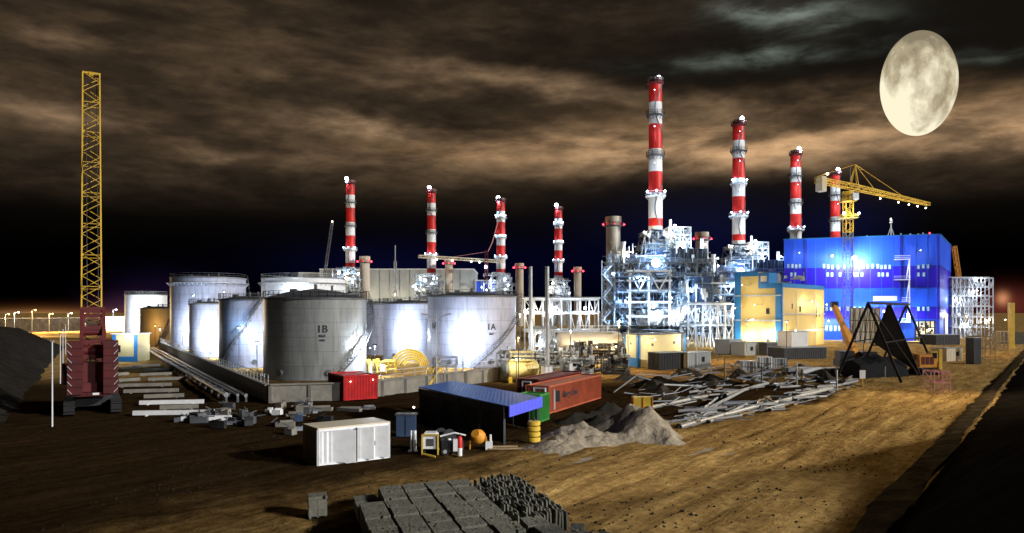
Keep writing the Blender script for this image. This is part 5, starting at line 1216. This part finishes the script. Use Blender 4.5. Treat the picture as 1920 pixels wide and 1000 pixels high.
# small yellow crawler crane
q=GD(1733,119)
t=thing('excavator',q,'small yellow crawler machine with a thin boom, right of the black trestle','crawler')
MB().box(q+V((0,0,2.25)),(2.7,2.4,2.0)).build('house',M['orange'],t); MB().box(q+V((1.0,-.6,2.9)),(1.0,1.1,1.7)).build('cab',M['yellow'],t); MB().box(q+V((1.0,-1.18,3.1)),(.7,.05,.9)).build('cab_window',M['glass'],t)
k=MB()
for i in range(3): k.box(q+V((-.8+i*.7,-1.23,2.3)),(.5,.05,1.2))
k.build('grille',M['maroon'],t)
for s in (-1.,1.):
    k=MB()
    for e in (-1.5,1.5): k.tube(q+V((e,s-.3,.5)),q+V((e,s+.3,.5)),.5,n=14)
    k.box(q+V((0,s,.5)),(3,.6,.96)); k.build('track',M['black'],t)
k=MB(); lattice(k,q+V((-1.2,0,2.6)),P(1676,652,122),.7,9,.12,.07); k.build('boom',M['wood'],t)
MB().box(q+V((2.0,0,2.4)),(.5,2.2,3.4)).build('counterweight',M['yellow'],t)

#@@RACKS@@
# ------------------------------------------------------------------ racks and frames
def rack(label,px0,px1,D,dep,zs,nx_,seed,m='wsteel',pipes=10,name='pipe_rack',cat='pipe rack',lamps=(),pm_='steel',group=None,w=.3):
    rng=random.Random(seed); a=GD(px0,D); b_=GD(px1,D); t=thing(name,a.lerp(b_,.5),label,cat,group)
    k=MB(); frame3(k,a.x,b_.x,D,D+dep,nx_,1,zs,w,w*.85,rng); k.build('steel_frame',M[m],t)
    k=MB()
    for i in range(pipes):
        z=rng.choice(zs[1:])+.35; y=D+rng.uniform(0,dep); r_=rng.uniform(.12,.32); k.tube((a.x-.5,y,z),(b_.x+.5,y,z),r_,n=8)
        if rng.random()<.6: x=rng.uniform(a.x,b_.x); k.tube((x,y-.3,z),(x,y-.3,z-rng.uniform(2,5)),r_*.7,n=7)
    k.build('pipe',M[pm_],t)
    for (px,py,r_,c,pw) in lamps: p=P(px,py,D-1.5); lamp(p,r_,t,c,pw,(0,-.7,-.7)); MB().beam(p+up*r_,p+V((0,1.6,r_)),.08).build('lamp_bracket',M['dgrey'],t)
    return t
rack('white cross braced pipe rack between the brightest plant and the stepped yellow building',1290,1374,212,9,[0,6.2,12.2],6,3,'wsteel',8,lamps=((1352,640,.4,'w',1300),(1305,580,.3,'b',1000),(1330,600,.3,'b',1200)))
rack('long greenish pipe rack with two lamp rows, left of the thick beige stack',984,1122,182,8,[0,5.2,9.6,13],8,6,'steel',16,lamps=((1003,576,.35,'v',900),(1041,578,.4,'w',2200),(1097,578,.5,'w',2600),(985,582,.3,'v',900)))
rack('small white pipe frame behind the tall pale posts',1000,1040,150,6,[0,3.2,6.4],3,8,'steel',8,lamps=((1012,640,.2,'w',600),))
rack('white lit steel skeleton standing right of the blue hall',1786,1862,286,14,[0,4,8,12,16,19.5,23],10,12,'steel',18,'steel_skeleton','steel frame',lamps=((1800,560,.4,'w',1300),(1832,545,.4,'w',1200),(1855,600,.4,'v',1200),(1815,608,.5,'w',1500),(1840,522,.35,'w',900)))
rack('pinkish scaffold tower at the right beside the haul road',1838,1866,150,4,[0,2.5,5,7.5],3,14,'wood',0,'scaffold','scaffold',w=.13)
rack('low pink scaffold frame at the right end of the haul road',1752,1782,92,2.5,[0,1.3,2.6],2,15,'pink',0,'scaffold','scaffold',w=.09)
rack('yellowish scaffold far right against the pale wall',1868,1890,190,4,[0,2.5,5],3,16,'wood',0,'scaffold','scaffold',w=.16,lamps=((1885,600,.2,'v',700),))
q=GD(1896,205); tag(MB().beam(q,q+up*12.5,1.2).box(q+up*.2,(2,2,.4)).build('yellow_column',M['yellow'],loc=q),'plain yellow column standing at the far right','column')
a=GD(1868,235); b_=GD(1960,225); t=thing('boundary_wall',a.lerp(b_,.5),'pale lit boundary wall at the far right edge','wall'); MB().beam(a+up*1.8,b_+up*1.8,.3,3.6).build('wall_panel',M['conc'],t); MB().beam(a+up*3.65,b_+up*3.65,.5,.15).build('coping',M['conc'],t)
# tall pale posts
for px,D,yt,lb in ((995,121,500,'tall thick grey post behind the yellow drum tank, the left one of the pair'),(1026,109,500,'tall thick grey post beside the white cabinet, the right one of the pair')):
    q=GD(px,D); t=thing('floodlight_column',q,lb,'column'); zt=zat(yt,D); MB().tube(q,q+up*zt,.36,.27,n=14).build('shaft',M['steel'],t); MB().box(q+up*.2,(1.1,1.1,.4)).build('base',M['conc'],t)
    k=MB(); 
    for i in range(int(zt/.5)): k.beam(q+V((-.5,-.3,.6+i*.5)),q+V((-.3,-.3,.6+i*.5)),.04)
    k.build('ladder_rung',M['dgrey'],t)
def lamp_post(label,px,D,z,arms=2,al=2.0,lit=None,pw=0,m='dgrey',r=.11,group=None):
    q=GD(px,D); t=thing('lamp_post',q,label,'lamp post',group); MB().tube(q,q+up*z,r,r*.6,n=8).build('pole',M[m],t)
    for s in ((-1,1)[:arms] if arms>1 else (1,)):
        k=MB(); k.path([q+up*(z-.9),q+V((s*al*.5,0,z-.3)),q+V((s*al,0,z))],.06); k.build('arm',M[m],t)
        MB().box(q+V((s*al*1.1,0,z)),(.75,.3,.16)).build('lamp_head',M[m],t)
        if lit: lamp(q+V((s*al*1.1,0,z-.25)),max(.22,.0011*D),t,lit,pw,(0,0,-1))
    return t
lamp_post('unlit grey lamp post with two arms standing before the 1A tank',818,96,9.7,2,1.4,m='steel')
lamp_post('white pole with one lamp in front of the stepped yellow building',1400,165,8.5,1,1.2,'v',900,m='white')
lamp_post('slim lamp post right of the pale grey site cabin',1306,132,7.5,2,1.,None,m='steel')
lamp_post('slim pale lamp post left of the low pale yellow building',1178,132,9.5,1,.8,None,m='steel')
lamp_post('thin lit lamp post among the pipe clutter left of the beige vessel',1003,118,7,1,.7,'v',500,m='steel')
# fence poles along the left ditch
for i,(px,D,z,lb) in enumerate(((98,65,7.4,'nearest and tallest thin white pole at the left'),(113,104,7,'second thin white pole in the left row'),(118,124,7,'third thin white pole in the left row'),(123,175,7,'farthest thin white pole in the left row'))):
    q=GD(px,D); t=thing('fence_pole',q,lb,'pole','thin white poles along the left ditch'); MB().tube(q,q+up*z,.07,.05,n=8).build('pole',M['white'],t); MB().box(q+up*(z+.05),(.3,.12,.1)).build('cap',M['steel'],t)

# vessels
a=P(1049,638,140); b_=P(1160,637,143); t=thing('horizontal_vessel',V(((a.x+b_.x)/2,141.5,0)),'long beige horizontal vessel on saddles left of the low pale yellow building','vessel')
k=MB().capsule(a,b_,1.42,26); k.build('shell',M['beige'],t)
for f in (.12,.5,.88): q=a.lerp(b_,f); MB().box((q.x,q.y,(a.z-1.0)/2),(.6,2.4,a.z-1.0)).build('saddle',M['conc'],t)
k=MB(); deck(k,a.x+3.5,b_.x-.5,141,142.8,a.z+1.5); k.build('walkway',M['wsteel'],t)
for f in (.3,.55,.8): q=a.lerp(b_,f); MB().tube(q+up*1.3,q+up*2.6,.2).build('nozzle',M['steel'],t)
for f in (.25,.6,.92): q=a.lerp(b_,f)+V((0,-2.6,-1.2)); lamp(q,.16,t,'v',420,(0,-.3,-.8)); MB().beam(q+V((0,2.2,.3)),q+V((0,0,.2)),.06).build('lamp_bracket',M['dgrey'],t)
a=V((-.6,106,1.75)); b_=V((3.3,107.6,1.75)); t=thing('drum_tank',V((1.4,106.8,0)),'pale yellow horizontal drum tank with a grey left end, behind the maroon container','tank')
k=MB().capsule(a,b_,1.3,24,.3); k.build('shell',M['ypale'],t); MB().tube(a+V((-.55,-.2,0)),a+V((-.2,-.08,0)),1.0,1.28,n=22).build('end_cap',M['bgrey'],t)
for f in (.1,.9): q=a.lerp(b_,f); MB().box((q.x,q.y,.35),(.5,2.2,.9)).build('saddle',M['yellow'],t)
k=MB(); deck(k,a.x+.2,b_.x,105.6,108,3.15); k.build('walkway',M['ypale'],t)
k=MB(); d=(b_-a).normalized(); c_=a.lerp(b_,.72)+V((.3,-1.36,.2)); 
for s in ((-.5,.6,.5,.6),(-.5,.6,0,-.7),(.5,.6,0,-.7)): k.beam(c_+V((s[0],0,s[1])),c_+V((s[2],0,s[3])),.1,.05)
k.build('emblem',M['wood'],t)
lamp(V((.6,103.2,3.4)),.15,t,'v',420,(0,.8,-.4)); MB().tube((.6,103.2,0),(.6,103.2,3.25),.06).build('lamp_bracket',M['dgrey'],t)
def skid(label,px,D,w_,dep,h,seed,mats=('steel','white','dgrey'),n=26,cat='pipe skid',base='yellow'):
    rng=random.Random(seed); q=GD(px,D); t=thing('pipe_skid',q,label,cat,'pipe skids by the drum tank and the vessel')
    k=MB(); k.box(q+up*.15,(w_,dep,.3)); k.build('base',M[base],t)
    k=MB(); frame3(k,q.x-w_/2,q.x+w_/2,q.y-dep/2,q.y+dep/2,max(1,int(w_/2)),1,[.3,h*.55,h],.12,.1,rng); k.build('frame',M[mats[0]],t)
    for m in mats:
        k=MB(); clutter(k,rng,q.x-w_/2,q.x+w_/2,q.y-dep/2-.3,q.y+dep/2,.3,h*1.05,n//len(mats)+2,(.06,.2)); k.build('pipework',M[m],t)
    k=MB()
    for i in range(4): e=q+V((rng.uniform(-w_/2,w_/2),-dep/2-.2,rng.uniform(.7,h*.8))); k.tube(e-V((0,.15,0)),e+V((0,.15,0)),.3,n=12)
    k.build('valve_wheel',M['dark'],t)
    return t
for i,(px,D,w_,h,lb,base) in enumerate(((985,116,6,3.6,'white lit pipe skid behind the drum tank','ypale'),(1050,120,5.5,3.6,'cluttered pipe skid on a yellow base left below the beige vessel','yellow'),(1082,114,4.5,2.8,'low pipe skid with an orange base right of the white cabinet','orange'),(1102,128,6,4.2,'dense dark pipe skid right below the beige vessel','dgrey'),(1138,126,5.5,4.4,'black and silver pipe skid left of the blue corner of the low yellow building','dark'),(1152,121,4,2.6,'lowest dark pipe skid near the sandy track','dark'),(960,124,5,3.2,'pale pipe skid beside the right end wall of the tank yard','wsteel'),(1062,150,9,4,'wide pipe skid in the shade behind the beige vessel','dgrey'))):
    skid(lb,px,D,w_,3,h,30+i,('steel','white','dgrey') if i not in (3,4,5) else ('dgrey','steel','dark'),34,base=base)
cabin('white cabinet standing right of the tall thick grey post',1022,1037,104,104.6,1.2,2.4,'white','electric_cabinet','cabinet',0)
cabin('low green and white shelter behind the maroon container',1068,1096,112,113,3,2.3,'white','shelter','shelter',1)
# yellow crossover stairs at the wall
q=GD(818,97.5); t=thing('crossover_stairs',q,'yellow crossover stairs and platform over the tank bund wall','stairs')
k=MB(); a=q+V((-2.2,-2.4,0)); 
for s in (0,1.1): k.beam(a+V((s,0,0)),a+V((1.8+s,2.2,2.9)),.1,.3); k.beam(a+V((s,0,1.1)),a+V((1.8+s,2.2,4.)),.08)
for i in range(10): f=(i+.5)/10; k.box(a+V((.55+1.8*f,2.2*f,2.9*f)),(1.1,.3,.06))
k.build('flight',M['yellow'],t)
k=MB(); deck(k,q.x-.3,q.x+2.6,q.y-.4,q.y+1.8,2.9)
for x in (-.2,1.2,2.5):
    for y in (-.3,1.7): k.beam(q+V((x,y,0)),q+V((x,y,2.9)),.12)
k.build('platform',M['steel'],t)
# coiled yellow hoops behind the wall
q=GD(768,122); t=thing('pipe_hoops',q,'stack of yellow bent pipe hoops behind the bund wall, left of the yellow stairs','pipe hoops')
for i in range(5):
    k=MB(); r_=2.6-.35*i; k.path([q+V((r_*1.15*math.cos(math.pi*j/14)+i*.15,-i*.35,max(.12,r_*math.sin(math.pi*j/14)+1.2))) for j in range(15)],.17,8); k.build('hoop',M['yellow'],t)
q=GD(706,118); t=thing('valve_set',q,'low yellow and white valve set between the red container and the hoops','valve set'); k=MB(); clutter(k,random.Random(8),q.x-2.2,q.x+3,q.y-1,q.y+1,.2,2.3,26,(.07,.18)); k.build('pipework',M['yellow'],t); MB().box(q+V((1,0,1.4)),(.8,.6,1.6)).box(q+V((-1,0,1.2)),(.6,.6,1.8)).build('valve_box',M['white'],t)

#@@FARLEFT@@
# blue-cornered hut and far left boundary
a=GD(211,150); b_=GD(258,150); t=thing('gate_hut',a.lerp(b_,.5),'yellow hut with blue corners and blue base, right of the red crane','hut')
wallbox(a,b_,b_+V((0,5,0)),a+V((0,5,0)),0,5.5,'ywall2','wall',t); MB().box(((a.x+b_.x)/2,152.5,5.6),(5.6,5.6,.2)).build('roof',M['white'],t)
k=MB()
for x in (a.x+.35,b_.x-.35): k.beam((x,149.95,0),(x,149.95,5.4),.7,.14)
k.beam((a.x+.7,149.95,.5),(b_.x-.7,149.95,.5),.14,1.0); k.build('blue_trim',M['btrim'],t); MB().box((a.x+1.4,149.93,2.6),(.5,.1,1.4)).build('window',M['glass'],t)
lamp((b_.x-1.2,146.8,6.2),.2,t,'w',1500,(0,.2,-1)); MB().beam((b_.x-1.2,150,6.4),(b_.x-1.2,146.8,6.4),.08).build('lamp_bracket',M['dgrey'],t)
a=GD(-160,330); b_=GD(232,420); t=thing('boundary_wall',a.lerp(b_,.5),'long lamp lit boundary wall at the far left horizon','wall'); MB().beam(a+up*3.4,b_+up*3.4,.5,6.8).build('wall_panel',M['shale'],t)
MB().beam(a+up*6.85,b_+up*6.85,.9,.2).build('coping',M['conc'],t)
sl_=[(-60,322,'y',12000),(10,330,'y',14000),(27,300,'v',16000),(60,350,'y',12000),(92,362,'y',15000),(128,372,'v',16000),(160,385,'y',9000),(212,380,'w',16000),(236,400,'w',16000)]
dsc=['at the picture edge','left of the slope top','tallest at the far left','above the embankment end','behind the white poles','left of the red crane','just right of the red crane boom','above the blue cornered hut','beside the far left tank']
for (px,D,c,pw),dd_ in zip(sl_,dsc): lamp_post('lit street lamp on the far boundary road, '+dd_,px,D,10+random.uniform(-1,1.5),1,1.5,c,pw*1.8,m='dgrey',r=.2,group='street lamps on the far boundary road')
hall('low white lit building beyond the blue cornered hut',196,244,395,596,20,'white',n=1)

#@@FLOODS@@
# ------------------------------------------------------------------ floodlights at the tanks
def flood(label,px,D,z,col,pw,off_=(0,1,0),r=.15,m='dgrey'):
    q=GD(px,D); t=thing('floodlight',q,label,'floodlight'); MB().tube(q,q+up*(z-.2),.07,n=8).build('post',M[m],t); MB().box(q+V((0,.0,z+r+.1)),(.7,.25,.2)).build('housing',M[m],t)
    lamp(q+up*z,r,t,col,pw,off_); return t
flood('floodlight on a post glaring against the 1A tank',868,128.4,5.2,'w',7000)
flood('floodlight lighting the right flank of the 1B tank',703,113,4.8,'w',6500,(-1,.2,0))
flood('floodlight before the streaked white tank beside 1B',762,148.2,5.4,'w',7500)
flood('floodlight low between the lavender tank and 1B',694,141,3.2,'w',3200,(.2,1,0))
flood('floodlight glaring on the narrow white tank',392,159.6,5.,'w',6500)
flood('second floodlight glaring low on the narrow white tank',405,160.5,2.4,'w',2600)
flood('floodlight below the staircase of the blue grey tank',482,129.0,4.6,'w',2200)
flood('floodlight left of the blue grey tank staircase',448,130.4,7.2,'b',800)
flood('floodlight at the left foot of the tall wide grey tank',342,190,4.6,'w',9000,(0.2,1,0),.3)
flood('floodlight on the face of the far left white tank',262,246,9.,'w',9000,(0,1,0),.35)
flood('second floodlight on the face of the far left white tank',250,247,5.,'w',6000,(0,1,0),.35)
flood('sodium floodlight on the cream tank',291,215.5,6.,'y',1100)
flood('floodlight on the broad white tank behind 1B',548,200,15.6,'w',2600)
flood('floodlight on the left of the tall wide grey tank face',362,186,14.,'b',1500)
flood('floodlight high before the tall wide grey tank',420,187,15.,'w',1200)
flood('sodium floodlight on the sandy track by the low yellow building',1160,122,8,'y',4200,(0,-.3,-1))
flood('sodium floodlight beside the pale grey site cabin',1345,150,9,'y',4500,(0,-.3,-1))
flood('warm floodlight over the stored crates',1475,150,8,'v',900,(0,-.3,-1))
flood('warm floodlight at the foot of the right hand scaffold',1812,175,9,'y',3200,(0,-.3,-1))
flood('warm floodlight far down the haul road',1770,205,9,'y',2600,(0,-.3,-1))
flood('white floodlight behind the tall pale posts',975,128,9.5,'v',1300,(0,-.3,-.6))
flood('warm floodlight left of the maroon container',972,99,6.5,'y',700,(0,-.3,-1))
flood('white floodlight over the pipe skids',1070,117,7,'v',900,(0,-.3,-1))
flood('white floodlight at the far end of the concrete piles',300,175,6,'w',900,(0,-.3,-1))
# mast added out of view on the right berm to brighten the haul road
q=V((75,95,0)); t=thing('added_floodlight_mast',q,'tall unseen floodlight mast added to brighten the sandy haul road','mast')
MB().tube(q,q+up*24,.2,.12,n=10).build('pole',M['steel'],t); k=MB(); k.beam(q+V((-.1,-1.2,24)),q+V((-.1,1.2,24)),.14); k.build('crossbar',M['steel'],t)
for s in (-.8,.8): MB().box(q+V((-.15,s,23.7)),(.35,.7,.5)).build('lamp_head',M['dgrey'],t)
light(q+V((-1.0,0,23.2)),60000,(1.,.78,.46),t,.4,R(84),(26,66,0),.9)

q=V((34,10,0)); t=thing('added_floodlight_mast',q,'unseen floodlight mast added right of the viewpoint to brighten the store and blocks','mast')  # added out of view to brighten the store front, blocks and heap
MB().tube(q,q+up*19,.2,.12,n=10).build('pole',M['steel'],t); MB().box(q+V((0,.2,18.8)),(1.4,.4,.5)).build('lamp_head',M['dgrey'],t)
light(q+V((-.8,.6,18.4)),60000,(.97,.98,1.),t,.4,R(52),(-4,53,0),.9)
#@@STONES@@
rng=random.Random(77); k=MB(); cnt=0
while cnt<2600:
    y=30+65*rng.random()**1.3; x=rng.uniform(-22,.62*y)
    if x>-8.8+.735*y-1: continue
    u=x*TD.x+y*TD.y; v=x*TN.x+y*TN.y
    if mnoise.fractal(V((x*.12,y*.12,9)),1.,2.,3)<rng.uniform(-.35,.45): continue
    cnt+=1; s=.03+.10*rng.random()**3; z=ground_z(x,y); b_=len(k.v)
    for dx,dy,dz in ((-1,0,0),(1,0,0),(0,-1,0),(0,1,0),(.15,.1,1)): k.v.append((x+dx*s*rng.uniform(.7,1.4),y+dy*s*rng.uniform(.7,1.4),z+dz*s*rng.uniform(.6,1.2)-.01))
    for f in ((0,2,4),(2,1,4),(1,3,4),(3,0,4)): k.f.append(tuple(b_+i for i in f)); k.m.append(0)
tag(k.build('loose_stones',M['shale']),kind='stuff')
